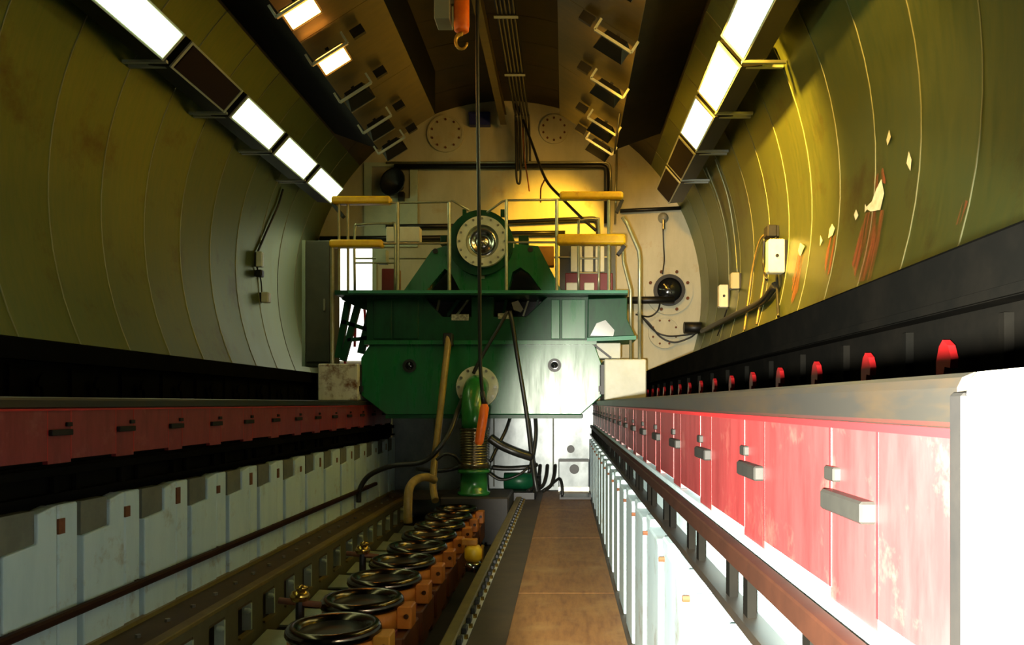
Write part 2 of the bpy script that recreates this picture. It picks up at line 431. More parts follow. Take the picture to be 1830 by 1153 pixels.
# pipes on the bulkhead
def pipe(label, pix, D, r, m='black', name='wall_pipe', n=8):
    pts = [Q(x, y, D) for x, y in pix]
    # round the corners
    out = [pts[0]]
    for i in range(1, len(pts) - 1):
        a, b, cc = pts[i - 1], pts[i], pts[i + 1]; k = min(.12, (b - a).length * .4, (cc - b).length * .4)
        p, q = b + (a - b).normalized() * k, b + (cc - b).normalized() * k
        for j in range(5):
            u = j / 4; out.append(p * (1 - u) ** 2 + b * 2 * u * (1 - u) + q * u * u)
    out.append(pts[-1])
    return tag(MB().tube(out, r, n).build(name, m), label, 'pipe')
pipe('thick black pipe along end wall bending down at right corner', [(705, 298), (1084, 297), (1084, 400)], E - .12, .055)
pipe('thin tan conduit above the black pipe on end wall', [(690, 291), (1090, 290), (1092, 345)], E - .07, .025, 'tube_metal')
pipe('thin tan conduit dropping from right flood lamps to end wall', [(1102, 268), (1099, 400)], E - .06, .022, 'tube_metal')
pipe('black pipe behind left railing under pale frame', [(690, 405), (818, 404)], E - .1, .05)
pipe('lower black pipe behind left railing running to wall', [(572, 427), (830, 425)], E - .1, .055)
pipe('dark pipe across yellow lit end wall behind right railing', [(908, 397), (1068, 390), (1070, 440)], E - .1, .045)
pipe('lower dark pipe behind right railing beside green hub', [(905, 417), (1010, 416)], E - .1, .045)
pipe('black pipe from right fluorescent row across end wall', [(1108, 377), (1216, 372)], E - .08, .04)
pipe('thick black pipe from machine to porthole', [(1120, 537), (1205, 536)], E - .2, .075)
pipe('short black pipe stub at right edge of end wall below porthole', [(1222, 586), (1262, 586)], E - .2, .12)
# pale frame with dark lamp head
p0 = Q(652, 442, E); p1 = Q(747, 292, E)
t = thing('access_frame', 'pale teal square access frame on upper left of end wall', 'frame', ((p0.x + p1.x) / 2, E, p0.z))
w_ = .15
MB().box(p0.x, p0.x + w_, E - .06, E, p0.z, p1.z).build('frame_stile', 'pale_teal', t)
MB().box(p1.x - w_, p1.x, E - .06, E, p0.z, p1.z).build('frame_stile', 'pale_teal', t)
MB().box(p0.x + w_, p1.x - w_, E - .06, E, p1.z - .08, p1.z).build('frame_head', 'pale_teal', t)
zz = Q(0, 356, E).z
MB().box(p0.x + w_, p1.x - w_, E - .06, E, p0.z, zz).build('lower_panel', 'pale_teal', t)
MB().box(p0.x + w_, p1.x - w_, E - .02, E, zz, p1.z - .08).build('recess_plate', 'grey_box', t)
c = Q(710, 330, E - .3)
t = thing('horn_speaker', 'black horn speaker in pale frame on end wall', 'loudspeaker', (c.x, E - .1, c.z - .28))
MB().lathe((c.x + .03, E - .10, c.z), (-.35, -1, .1), [(.06, -.02), (.10, .06), (.14, .12), (.27, .30), (.29, .32), (.26, .32), (.12, .16), (.001, .12)], 18).build('horn', 'black', t)
MB().box(c.x - .02, c.x + .1, E - .16, E - .02, c.z - .28, c.z - .1).build('mount', 'black', t)
# fitting and cable on right of end wall
c = Q(1185, 390, E); t = thing('wall_fitting', 'small grey hooded fitting high on right of end wall', 'fitting', (c.x, E, c.z - .1))
MB().lathe((c.x, E, c.z), (0, -1, 0), [(.11, 0), (.11, .03), (.07, .05), (.06, .14), (.001, .15)], 14).build('cap', 'grey_box', t)
MB().cyl((c.x, E - .1, c.z - .25), (c.x, E - .1, c.z - .02), .035, 8).build('gland', 'chrome_dull', t)
cable('wall_cable', 'thin black cable from hooded fitting down to the porthole flange', [Q(1185, 410, E - .1), Q(1186, 440, E - .05), Q(1187, 465, E - .05), Q(1184, 490, E - .1)], .014)
cable('wall_cable', 'looping black cable on end wall below porthole pipe', [Q(1140, 560, E - .1), Q(1160, 578, E - .1), Q(1180, 602, E - .06), Q(1205, 612, E - .08), Q(1232, 604, E - .1), Q(1242, 597, E - .1)], .018)
cable('wall_cable', 'second black cable sagging from machine towards pipe stub', [Q(1140, 558, E - .2), Q(1168, 590, E - .1), Q(1190, 600, E - .1), Q(1215, 600, E - .1), Q(1245, 596, E - .1)], .018)
cable('wall_cable', 'curled black cable rising from machine right end to thick pipe', [Q(1136, 562, E - .2), Q(1160, 566, E - .12), Q(1175, 556, E - .12), Q(1180, 540, E - .2)], .018)
# daylit doorway at the left of the end wall
p0 = Q(607, 645, E); p1 = Q(667, 443, E)
d = MB().box(p0.x, p1.x, E - .03, E - .005, p0.z, p1.z).build('door_1', 'daylight', kind='structure')
for x in (p0.x - .08, p1.x): MB().box(x, x + .08, E - .08, E, p0.z, p1.z + .08).build('door_jamb', 'pale_teal', d)
MB().box(p0.x, p1.x, E - .08, E, p1.z, p1.z + .08).build('door_head', 'pale_teal', d)
cc = Q(648, 600, E - .25)
for i, (x0, y0, x1, y1) in enumerate([(637, 520, 634, 600), (651, 545, 656, 600), (613, 590, 618, 645)]):
    o = MB().bar(Q(x0, y0, E - .3), Q(x1, y1 + 20, E - .3), .045, .045, (0, 1, 0)).build('door_bar', 'red_bright', d)
# cabinet left of the doorway
p0 = Q(541, 655, 13.4); p1 = Q(592, 430, 13.4)
t = thing('tall_cabinet', 'tall dull green cabinet left of the bright doorway', 'cabinet', ((p0.x + p1.x) / 2, 13.6, p0.z))
MB().box(p0.x, p1.x, 13.4, 13.9, p0.z, p1.z, .01).build('body', 'cabinet', t)
MB().box(p0.x - .005, p0.x + .05, 13.37, 13.42, p0.z, p1.z).build('corner_trim', 'pale_teal', t)
dd = MB().box(p0.x + .07, p1.x - .03, 13.375, 13.4, p0.z + .08, p1.z - .06).build('door', 'cabinet', t)
MB().box(p1.x - .12, p1.x - .09, 13.34, 13.375, p0.z + .95, p0.z + 1.15).build('handle', 'grey_box', dd)

# ------------------------------------------------------------------ pit: floor, walls
PB = -1.90                           # bottom of the cylinder trench
fl = MB(); fl.box(mir(XR) - .1, -2.43, DBACK, 13.2, FLOOR - .08, FLOOR)
floor = fl.build('floor', 'floor_brown', kind='structure')
MB().box(-.60, XR + .1, DBACK, 13.2, FLOOR - .08, FLOOR).build('floor_slab', 'floor_brown', floor)
MB().box(-2.55, -.5, DBACK, 13.2, PB - .08, PB).build('trench_floor', 'pit_dark', floor)
MB().box(-.62, -.60, DBACK, 13.2, PB, FLOOR).build('trench_side', 'pit_dark', floor)
MB().box(-2.62, -2.60, DBACK, 13.2, PB, FLOOR - .08).build('trench_side', 'pit_dark', floor)
# walkway boards
wk = thing('walkway', 'brown plywood walkway boards lying along the right of the pit', 'walkway', (.02, 8, FLOOR))
first = None
ys = [3.0, 5.95, 8.4, 10.6, 12.85]
for a, b in zip(ys[:-1], ys[1:]):
    MB().box(-.355, .375, a + .004, b - .004, FLOOR, FLOOR + .018, .003).build('board', 'plywood', wk)
t = thing('black_tray', 'flat black tray lying on far end of plywood walkway', 'tray', (.14, 12.2, FLOOR + .018))
p0 = Q(1000, 897, 11.75); p1 = Q(1056, 884, 11.75)
MB().box(p0.x, p1.x, 11.75, 12.25, FLOOR + .018, FLOOR + .05).build('base', 'black', t)
for x in (p0.x, p1.x - .02): MB().box(x, x + .02, 11.75, 12.25, FLOOR + .05, FLOOR + .09).build('side_lip', 'black', t)

MOD = .67
def pit_wall(right):
    sx = (lambda x: x) if right else mir
    side = 'right' if right else 'left'
    n = 18 if right else 14
    first_c = 1.285 if right else 3.84         # centre of first narrow strip
    y_start = .90 if right else 3.3
    def bx(mb, x0, x1, *a, **k):
        x0, x1 = sx(x0), sx(x1); return mb.box(min(x0, x1), max(x0, x1), *a, **k)
    root = bx(MB(), XR + .03, XR + .1, DBACK, 13.2, PB, -.03).build('wall_pit_' + side, 'pit_white' if right else 'ledge_black_and_shade', kind='structure')  # left backing: shade under the overhang put into its colour
    narrow = .21; gp = .008 if right else .018
    protos = None
    bx(MB(), XR + .018, XR + .031, y_start, 13.15, -.30, -.032).build('red_backing', 'red', root)
    if right: bx(MB(), XR, XR + .03, .905, first_c - narrow / 2 - .001, -.325, -.032).build('red_panel', 'red', root)
    for k in range(n):
        yc = first_c + MOD * k
        if protos is None:
            P = []
            P.append(bx(MB(), XR + .001, XR + .03, yc - narrow / 2 + .001, yc + narrow / 2 - .001, -.345, -.032).build('red_strip', 'red', root))
            P.append(bx(MB(), XR, XR + .03, yc + narrow / 2 - .001, yc + MOD - narrow / 2 + .001, -.325, -.032).build('red_panel', 'red', root))
            P.append(bx(MB(), XR - .022, XR + .012, yc - narrow / 2 + .01, yc + narrow / 2 - .01, -.185, -.150, .004).build('bracket', 'bracket_dark', root))
            P.append(bx(MB(), XR - .012, XR + .008, yc + narrow / 2 - .05, yc + narrow / 2, -.135, -.11, .003).build('clip', 'bracket_dark', root))
            for ys_ in (yc - narrow / 2, yc + narrow / 2): P.append(bx(MB(), XR - .0003, XR + .002, ys_ - .005, ys_ + .004, -.325, -.034).build('seam_shade_line', 'red_bright', root))  # saturated red strips drawn for the shaded gaps at the seams
            # white lower cladding
            P.append(bx(MB(), XR - .05, XR + .03, yc - narrow / 2 + gp, yc + narrow / 2 - gp, FLOOR, -.575, .008).build('white_strip', 'pit_white', root))
            xf, xb = sx(XR - .065), sx(XR + .03)
            ya, yb = yc + narrow / 2 + gp, yc + MOD - narrow / 2 - gp
            ym = ya + (yb - ya) * .62
            if right: poly = [(ya, FLOOR), (yb, FLOOR), (yb, -.62), (yb - .05, -.60), (ya + .05, -.60), (ya, -.62)]
            else: poly = [(ya, FLOOR), (yb, FLOOR), (yb, -.57), (ym, -.60), (ym, -.76), (ya, -.78)]
            P.append(MB().prism([Vector((xf, y, z)) for y, z in poly], (xb - xf, 0, 0)).build('white_panel', 'pit_white', root, bevel=.008))
            if not right:
                P.append(bx(MB(), XR - .045, XR + .03, ya, ym, -.78, -.58).build('grey_plate', 'pit_grey', root))
                P.append(bx(MB(), XR - .058, XR - .045, yc - narrow / 2 + .01, yc - narrow / 2 + .065, -.74, -.585).build('drip_bracket', 'rust', root))
            else:
                P.append(MB().cyl((sx(XR - .075), yc + .02, -.66), (sx(XR - .045), yc + .02, -.66), .012, 6).build('bolt', 'rust', root))
            protos = P
        else:
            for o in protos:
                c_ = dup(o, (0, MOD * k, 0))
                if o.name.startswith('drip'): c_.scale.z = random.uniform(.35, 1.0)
    bx(MB(), XR - .004, XR + .03, y_start, 13.15, -.505, -.348).build('cladding_band', 'pit_white' if right else 'ledge_black_and_shade', root)  # left band darkened in colour to stand for shade
    # rail with short posts under the red panels; left one coloured near-black for shade
    rl = thing('post_rail', 'brown post rail running under the red panels on the %s pit wall' % side, 'rail', (sx(XR - .04), 7, -.50))
    bx(MB(), XR - .052, XR - .016, y_start, 13.1, -.41, -.36, .004).build('top_rail', 'brown_rail' if right else 'ledge_black_and_shade', rl)
    bx(MB(), XR - .06, XR + .02, y_start, 13.1, -.53, -.505).build('ledge', 'rail_steel' if right else 'ledge_black_and_shade', rl)
    p0 = None
    for k in range(n):
        for off in (-narrow / 2 - .01, narrow / 2 - .02):
            yy = first_c + MOD * k + off
            if p0 is None: p0 = bx(MB(), XR - .042, XR - .02, yy, yy + .045, -.505, -.41).build('post', 'ledge_black_and_shade', rl); y0 = yy
            else: dup(p0, (0, yy - y0, 0))
    # runway beam the machine stands on
    rb = thing('runway_beam', 'dark steel runway beam on top of the %s red pit wall' % side, 'beam', (sx(.9), 7, -.03))
    mb = MB(); a, b_ = sx(XR - .02), sx(1.36)
    sgn = 1 if right else -1
    prof = [(a, -.022), (a, .018), (a + sgn * .006, .030), (a + sgn * .02, .036), (b_, .036), (b_, -.03), (a + sgn * .01, -.03)]
    mb.prism([Vector((x, y_start, z)) for x, z in prof], (0, 13.2 - y_start, 0)).build('beam', 'rail_steel', rb)
    bx(MB(), XR - .012, XR, y_start, 13.2, -.042, -.030).build('bottom_lip', 'red_bright', rb)
    # upper ledge with clamps
    ld = thing('guide_ledge', 'black guide ledge along foot of the %s vault wall' % side, 'ledge', (sx(1.5), 7, .036))
    zt = .50 if right else .45
    bx(MB(), 1.24, 2.27, 1.5 if right else 3.0, 13.3, .30, zt, .01).build('upper_beam', 'ledge_black_and_shade', ld)
    bx(MB(), 1.33, 1.40, 1.5 if right else 3.0, 13.3, .036, .30).build('back_plate', 'ledge_black_and_shade', ld)
    bx(MB(), 1.225, 1.24, 1.5 if right else 3.0, 13.3, .30, .33).build('lip', 'ledge_black_and_shade', ld)
    g0 = None
    c0 = 2.59 if right else 4.2
    for k in range(15 if right else 13):
        yy = c0 + MOD * k
        if g0 is None:
            xx = sx(1.25)
            pr = [(-.05, .036), (-.05, .14), (-.03, .19), (-.005, .21), (.03, .19), (.05, .15), (.045, .115), (.01, .12), (.0, .09), (.0, .036)]
            g0 = MB().prism([Vector((xx, yy - y, z)) for y, z in pr], ((sx(1.275) - xx), 0, 0)).build('clamp', 'red_bright' if right else 'ledge_black_and_shade', ld)  # left clamps near-black, the darkness of that side put into colour
            h0 = bx(MB(), 1.30, 1.33, yy - .27, yy - .24, .036, .27).build('gusset', 'ledge_black_and_shade', ld)
        else: dup(g0, (0, MOD * k, 0)); dup(h0, (0, MOD * k, 0))
    return root
pit_wall(True); pit_wall(False)
# white end housing beside the photographer at the near end of the right beam
t = thing('end_housing', 'white painted end housing at near end of the right runway beam', 'housing', (.68, .6, -1.2))
pr = [(.30, -1.3), (.868, -1.3), (.868, .012), (.86, .026), (.845, .034), (.30, .04)]
MB().prism([Vector((.445, y, z)) for y, z in pr], (.5, 0, 0)).build('body', 'white_paint', t)
MB().box(.44, .50, .868, .90, -1.3, .012, .004).build('edge_frame', 'black', t)

# end of pit: steel bulkhead under the machine
pe = MB().box(mir(XR), XR, 13.2, 13.3, PB, .0).build('wall_pit_end', 'steel_plate', kind='structure')
for x in (-2.2, -1.2, -.2):
    MB().box(x - .012, x + .012, 13.175, 13.2, -1.4, 0).build('seam_strip', 'pit_grey', pe)
o = disc(MB(), Q(1020, 803, 13.15), .065, .06, 18).build('port', 'black', pe)
t = thing('steel_box', 'shiny steel box with round port at end of plywood walkway', 'box', (.18, 12.95, FLOOR))
p0 = Q(998, 856, 12.85); p1 = Q(1053, 822, 12.85)
MB().box(p0.x, p1.x, 12.85, 13.18, FLOOR, p1.z, .015).build('body', 'steel_plate', t)
MB().box(p0.x, p1.x, 12.83, 12.86, p1.z - .03, p1.z + .01).build('lid', 'black', t)
disc(MB(), (.15, 12.835, p0.z + .16), .08, .02, 18).build('port', 'black', t)
MB().box(p0.x, p1.x, 12.82, 12.85, FLOOR, FLOOR + .09).build('foot_plate', 'chrome_dull', t)

# left handrail and floor strips
hr = thing('handrail', 'rusty brown tube rail in front of white left pit wall', 'rail', (-2.82, 7, -1.25))
MB().box(-2.83, -2.775, 3.4, 11.6, -1.215, -1.165, .012).build('rail', 'brown_rail', hr)
b0 = None
for k in range(7):
    y = 4.0 + 1.2 * k
    if b0 is None: b0 = MB().box(-2.86, -2.83, y, y + .04, -1.205, -1.175).build('standoff', 'brown_rail', hr); y0 = y
    else: dup(b0, (0, y - y0, 0))
tr = tag(MB().box(-2.86, -2.82, 3.3, 12.9, FLOOR, FLOOR + .03).build('trim_1', 'olive_rail'), kind='structure')
er = thing('edge_rail', 'olive yellow edge rail along left side of cylinder trench', 'rail', (-2.44, 7, FLOOR))
MB().box(-2.50, -2.415, 3.3, 12.15, FLOOR, FLOOR + .035, .006).build('rail', 'olive_rail', er)
b0 = None
for k in range(24):
    y = 3.8 + .36 * k
    if b0 is None: b0 = MB().cyl((-2.66, y, FLOOR), (-2.66, y, FLOOR + .02), .018, 6).build('bolt', 'chrome_dull', er); y0 = y
    else: dup(b0, (0, y - y0, 0))
# slotted side plates of the trench
def slotted(name, label, x0, x1, m, n, ystart, ztop, zbot, pitch, edge):
    root = thing(name, label, 'plate', ((x0 + x1) / 2, ystart + n * pitch / 2, zbot))
    P = []
    y = ystart; wv = pitch * .52
    P.append(MB().box(x0, x1, y, y + pitch - wv, zbot + .14, ztop - .06).build('post', m, root))
    P.append(MB().box(x0 - .04, x1 + .006, y + pitch - .022, y + pitch - .001, zbot + .15, ztop - .08).build('lit_slot_edge', edge, root))  # pale colour stands for light caught on the far jamb
    P.append(MB().box(x0, x1 + .02, y + pitch - wv, y + pitch, zbot + .14, zbot + .155).build('lit_slot_sill', 'olive_rail', root))  # yellowish colour stands for light on the plate's thickness
    P.append(MB().lathe((x1 - .03, y + pitch - .05, ztop - .13), (1, 0, 0), [(.022, 0), (.022, .03), (.012, .045), (.001, .046)], 8).build('knob', 'pale_teal', root))
    for k in range(1, n):
        for o in P: dup(o, (0, k * pitch, 0))
    MB().box(x0, x1, ystart, ystart + n * pitch, ztop - .06, ztop).build('top_strap', m, root)
    MB().box(x0, x1, ystart, ystart + n * pitch, zbot, zbot + .14).build('bottom_strap', m, root)
    return root
slotted('slotted_plate', 'dark slotted steel plate under the olive edge rail, left of cylinders', -2.45, -2.425, 'slot_steel', 18, 3.2, FLOOR, PB, .476, 'pale_teal')
# pale drip trays between the plate and the cylinders
g0 = None
for k in range(12):
    y = 3.9 + MOD * k
    if g0 is None:
        g0 = MB().prism([Vector((-2.40, y, PB + .02)), Vector((-1.72, y, PB + .02)), Vector((-1.72, y + .40, PB + .02)), Vector((-2.40, y + .40, PB + .06))], (0, 0, .02)).build('drip_tray', 'pit_floor'); y0 = y; g = g0
    else: g = dup(g0, (0, y - y0, 0))
    tag(g, 'pale teal drip tray between slotted plate and cylinder rims, number %s from the camera' % ['one','two','three','four','five','six','seven','eight','nine','ten','eleven','twelve'][k], 'tray', 'drip trays beside the cylinders')
# right rail of the trench
rr = thing('edge_rail', 'olive yellow edge rail along right side of cylinder trench', 'rail', (-.68, 7, FLOOR))
MB().box(-.74, -.655, 3.3, 11.85, FLOOR + .0, FLOOR + .05, .01).build('rail', 'olive_rail', rr)
MB().box(-.655, -.60, 3.3, 11.85, FLOOR - .02, FLOOR + .005).build('white_strip', 'white_paint', rr)  # white colour stands for a lit strip of the plate below
b0 = None
for k in range(35):
    y = 3.5 + .238 * k
    if b0 is None:
        b0 = MB().box(-.652, -.622, y, y + .09, FLOOR + .005, FLOOR + .045, .004).build('tooth', 'black', rr); y0 = y
        b1 = MB().cyl((-.612, y + .15, FLOOR + .005), (-.612, y + .15, FLOOR + .03), .014, 6).build('bolt', 'brass', rr)
    else: dup(b0, (0, y - y0, 0)); dup(b1, (0, y - y0, 0))

# ------------------------------------------------------------------ row of cylinders
ZR = -1.33; CX = -1.405; CY = 4.76
ords = ['nearest', 'second nearest', 'third nearest', 'fourth nearest', 'fifth nearest', 'sixth nearest', 'seventh nearest', 'eighth nearest', 'farthest']
def cylinder_unit():
    t = thing('engine_cylinder', 'orange cylinder with dark shiny rim in the pit row, nearest to the photographer', 'cylinder', (CX, CY, PB), 'row of cylinders in the pit')
    MB().lathe((CX, CY, ZR), (0, 0, 1), [(.195, -.040), (.212, -.014), (.245, -.002), (.265, -.006), (.283, -.028), (.287, -.055), (.275, -.078), (.255, -.085)], 40).build('rim', 'rim', t)
    MB().lathe((CX, CY, ZR), (0, 0, 1), [(.196, -.039), (.185, -.06), (.12, -.075), (.001, -.078)], 32).build('inner_dish', 'rim_inner', t)
    MB().lathe((CX, CY, ZR), (0, 0, 1), [(.25, -.085), (.272, -.09), (.272, -.20), (.25, -.21), (.25, -.50), (.24, -.53)], 32).build('barrel', 'orange_cast', t)
    MB().box(CX - .30, CX + .30, CY - .27, CY + .27, PB, PB + .12, .02).build('base_block', 'orange_dark', t)
    bl = MB().box(CX + .255, CX + .36, CY - .10, CY + .06, ZR - .21, ZR - .055, .008).build('side_block', 'orange_cast', t)
    MB().cyl((CX + .325, CY - .112, ZR - .12), (CX + .325, CY - .10, ZR - .12), .018, 8).build('bolt', 'chrome', bl)
    MB().box(CX + .20, CX + .34, CY - .27, CY + .27, PB + .12, ZR - .22, .01).build('side_casing', 'orange_dark', t)
    MB().box(CX + .24, CX + .33, CY + .07, CY + .26, ZR - .16, ZR - .12).build('red_lug', 'red_dark', t)
    return t
c0 = cylinder_unit()
for k in range(1, 9):
    dup_tree(c0, (0, MOD * k, 0), 'orange cylinder with dark shiny rim in the pit row, %s' % ords[k] + ('' if k < 8 else ', beneath the bellows pipe'))
for ch in c0.children:
    if ch.name == 'side_block': ch.data = ch.data.copy(); ch.data.materials[0] = MATS['amber_block']
# black separator bars and small valves left of the rims
def valve(label, px, py, D):
    p = Q(px, py, D)
    t = thing('valve', label, 'valve', (p.x, D, PB + .12))
    MB().cyl((p.x, D, PB + .12), (p.x, D, p.z), .03, 8).build('stem', 'black', t)
    MB().lathe((p.x, D, p.z - .03), (0, 0, 1), [(.001, 0), (.055, .01), (.07, .04), (.05, .075), (.001, .085)], 10).build('body', 'brass', t)
    MB().tube([(p.x - .14, D, p.z - .02), (p.x + .14, D, p.z - .05)], .022, 8).build('arm', 'rust', t)
    MB().lathe((p.x + .02, D - .02, p.z + .05), (0, 0, 1), [(.02, 0), (.04, .01), (.04, .03), (.001, .04)], 8).build('cap', 'brass', t)
valve('brass valve beside the nearest cylinder rims', 536, 1068, 5.25)
valve('small brass valve left of the fourth cylinder rim', 648, 985, 6.9)
# yellow topped filter bowl right of cylinders
p = Q(846, 1020, 7.6)
t = thing('filter_bowl', 'yellow topped glass filter bowl with chrome base right of cylinders', 'filter', (p.x, 7.6, p.z))
MB().lathe((p.x, 7.6, p.z), (0, 0, 1), [(.001, 0), (.075, .0), (.085, .02), (.085, .07), (.06, .085), (.001, .09)], 18).build('base', 'chrome', t)
MB().lathe((p.x, 7.6, p.z + .085), (0, 0, 1), [(.001, 0), (.07, .01), (.085, .04), (.085, .13), (.06, .16), (.001, .165)], 18).build('bowl', 'yellow', t)
MB().cyl((p.x + .09, 7.6, p.z + .02), (p.x + .09, 7.6, p.z + .25), .014, 8).build('tie_rod', 'brass', t)
MB().box(p.x - .11, p.x + .04, 7.56, 7.64, p.z + .25, p.z + .31, .008).build('bracket', 'amber_block', t)
for k in range(5):
    a = k * 1.25; MB().cyl((p.x + .09 * math.cos(a), 7.6 + .09 * math.sin(a), p.z), (p.x + .09 * math.cos(a), 7.6 + .09 * math.sin(a), p.z + .04), .016, 6).build('bolt', 'chrome', t)

# ------------------------------------------------------------------ the green machine
DM = 11.4
def fp(pts, D): return [Q(x, y, D) for x, y in pts]
mc = thing('gantry_machine', 'large green steel machine with railed platform straddling the pit', 'machine', (C, 12.2, -.2))
lb = MB().prism(fp([(662, 614), (1062, 614), (1075, 650), (1075, 708), (1038, 741), (690, 741), (645, 706), (645, 640)], DM), (0, 1.5, 0)).build('lower_body', 'green', mc, bevel=.012)
for px, py in ((732, 654), (991, 653)):
    c = Q(px, py, DM)
    ring(MB(), c, .062, .098, DM - .02, DM + .01, 24).build('port_ring', 'black', lb)
    MB().lathe((c.x, DM - .004, c.z), (0, 1, 0), [(.066, -.002), (.05, .001), (.02, -.012), (.001, -.014)], 20).build('port_plug', 'black_gloss', lb)
p0 = Q(690, 748, DM); p1 = Q(1040, 741, DM)
MB().box(p0.x, p1.x, DM - .04, DM + 1.4, p0.z, p1.z - .005).build('bottom_flange', 'green_dark', mc)
p0 = Q(652, 616, DM); p1 = Q(1066, 609, DM)
MB().box(p0.x, p1.x, DM - .05, DM + 1.4, p0.z, p1.z).build('shelf_flange', 'green', mc)
DU = DM + .12
MB().prism(fp([(655, 530), (757, 530), (790, 566), (842, 566), (842, 530), (882, 530), (882, 566), (940, 566), (978, 530), (1052, 530), (1052, 611), (655, 611)], DU), (0, .2, 0)).build('upper_body', 'green_dark', mc, bevel=.01)
MB().box(Q(655, 0, DU).x, Q(1052, 0, DU).x, DU + .5, DU + .52, Q(0, 611, DU).z, Q(0, 530, DU).z).build('rear_plate', 'black', mc)
for x0, x1 in ((668, 700), (704, 748), (985, 1000), (1004, 1046)):
    a = Q(x0, 606, DU); b_ = Q(x1, 536, DU)
    MB().box(a.x, b_.x, DU - .018, DU, a.z, b_.z, .006).build('raised_panel', 'green_dark' if x0 < 900 else 'green', mc)
# machinery seen through the notches
for (x0, y0, x1, y1, wd, m) in ((815, 565, 838, 535, .03, 'tube_metal'), (800, 565, 825, 530, .05, 'green_dark'), (780, 560, 786, 533, .03, 'tube_metal'), (935, 565, 944, 538, .025, 'tube_metal'), (955, 560, 962, 535, .03, 'green_dark'), (900, 562, 905, 535, .04, 'green_dark')):
    MB().bar(Q(x0, y0, DU + .3), Q(x1, y1, DU + .3), wd, wd, (0, 1, 0)).build('strut', m, mc)
MB().prism(fp([(914, 541), (926, 537), (935, 552), (930, 558), (918, 554)], DU + .25), (0, .1, 0)).build('yellow_block', 'box_cream', mc)
for (x0, y0, x1, y1) in ((807, 562, 838, 573), (890, 560, 916, 570)):
    a = Q(x0, y1, DU); b_ = Q(x1, y0, DU); MB().box(a.x, b_.x, DU - .012, DU, a.z, b_.z).build('nameplate', 'nameplate', mc)
# deck
a = Q(598, 527, DM - .15); b_ = Q(1122, 519, DM - .15)
dk = MB().box(a.x, b_.x, DM - .15, DM + 1.7, a.z, b_.z).build('deck', 'green_dark', mc)
MB().box(a.x + .2, b_.x, DM - .165, DM - .15, a.z + .02, b_.z).build('edge_strip', 'teal_edge', dk)
# A-frame with hub
DA = DM + .35
af = MB()
cA = Q(860, 436, DA); r = 58 / F * DA
def circ(c, r, a0, a1, n): return [Vector((c.x + r * math.cos(math.radians(a0 + (a1 - a0) * i / n)), c.y, c.z + r * math.sin(math.radians(a0 + (a1 - a0) * i / n)))) for i in range(n + 1)]
arc = circ(cA, r, 155, 25, 18)
outer = [Q(722, 519, DA), Q(772, 447, DA), Q(800, 438, DA)] + arc + [Q(922, 436, DA), Q(962, 440, DA), Q(1003, 519, DA)]
inner_r = [Q(968, 519, DA), Q(945, 488, DA), Q(930, 478, DA), Q(916, 486, DA), Q(908, 519, DA)]
inner_l = [Q(822, 519, DA), Q(806, 488, DA), Q(795, 480, DA), Q(768, 512, DA), Q(762, 519, DA)]
af.prism(outer + inner_r + inner_l, (0, .25, 0))
afo = af.build('a_frame', 'green', mc)
MB().box(Q(750, 0, DA).x, Q(975, 0, DA).x, DA + .6, DA + .62, Q(0, 519, DA).z, Q(0, 470, DA).z).build('rear_web', 'black', mc)
ring(MB(), (cA.x, 0, cA.z), .36, r, DA - .10, DA, 40).build('hub_collar', 'green_dark', mc)
hub = ring(MB(), (Q(864, 0, DA).x, 0, cA.z), .245, .375, DA - .20, DA - .06, 40).build('hub_flange', 'hub_white', mc)
hx = Q(864, 0, DA).x
MB().lathe((hx, DA - .12, cA.z), (0, -1, 0), [(.25, -.04), (.235, .02), (.15, .035), (.13, .01), (.04, .02), (.035, .05), (.001, .055)], 32).build('hub_disc', 'chrome', hub)
b0 = None
for k in range(16):
    a_ = 2 * PI * k / 16; x = hx + .335 * math.cos(a_); z = cA.z + .335 * math.sin(a_)
    if b0 is None: b0 = MB().cyl((x, DA - .212, z), (x, DA - .2, z), .018, 6).build('bolt', 'chrome_dull', hub); bx_, bz_ = x, z
    else: dup(b0, (x - bx_, 0, z - bz_))
for px, py in ((778, 449), (948, 446)):
    c = Q(px, py, DA); disc(MB(), (c.x, DA - .012, c.z), .04, .014, 14).build('pin', 'black', afo)
for px, py in ((830, 380), (898, 380)):
    c = Q(px, py, DA); MB().box(c.x - .03, c.x + .03, DA, DA + .06, c.z - .06, c.z + .05).build('lifting_lug', 'green_dark', afo)
for (x0, x1) in ((785, 797), (926, 944)):
    a = Q(x0, 436, DA); b_ = Q(x1, 418, DA); MB().box(a.x, b_.x, DA + .1, DA + .3, a.z, b_.z, .01).build('bearing_cap', 'green_dark', mc)
for px in (812, 912):
    a = Q(px - 7, 444, DA); b_ = Q(px + 7, 432, DA); MB().box(a.x, b_.x, DA - .04, DA - .005, a.z, b_.z, .01).build('lug', 'hub_white', mc)
a = Q(860, 497, DA); MB().box(a.x - .03, a.x + .05, DA - .02, DA - .001, a.z - .01, a.z + .07).build('nameplate', 'hub_white', mc)
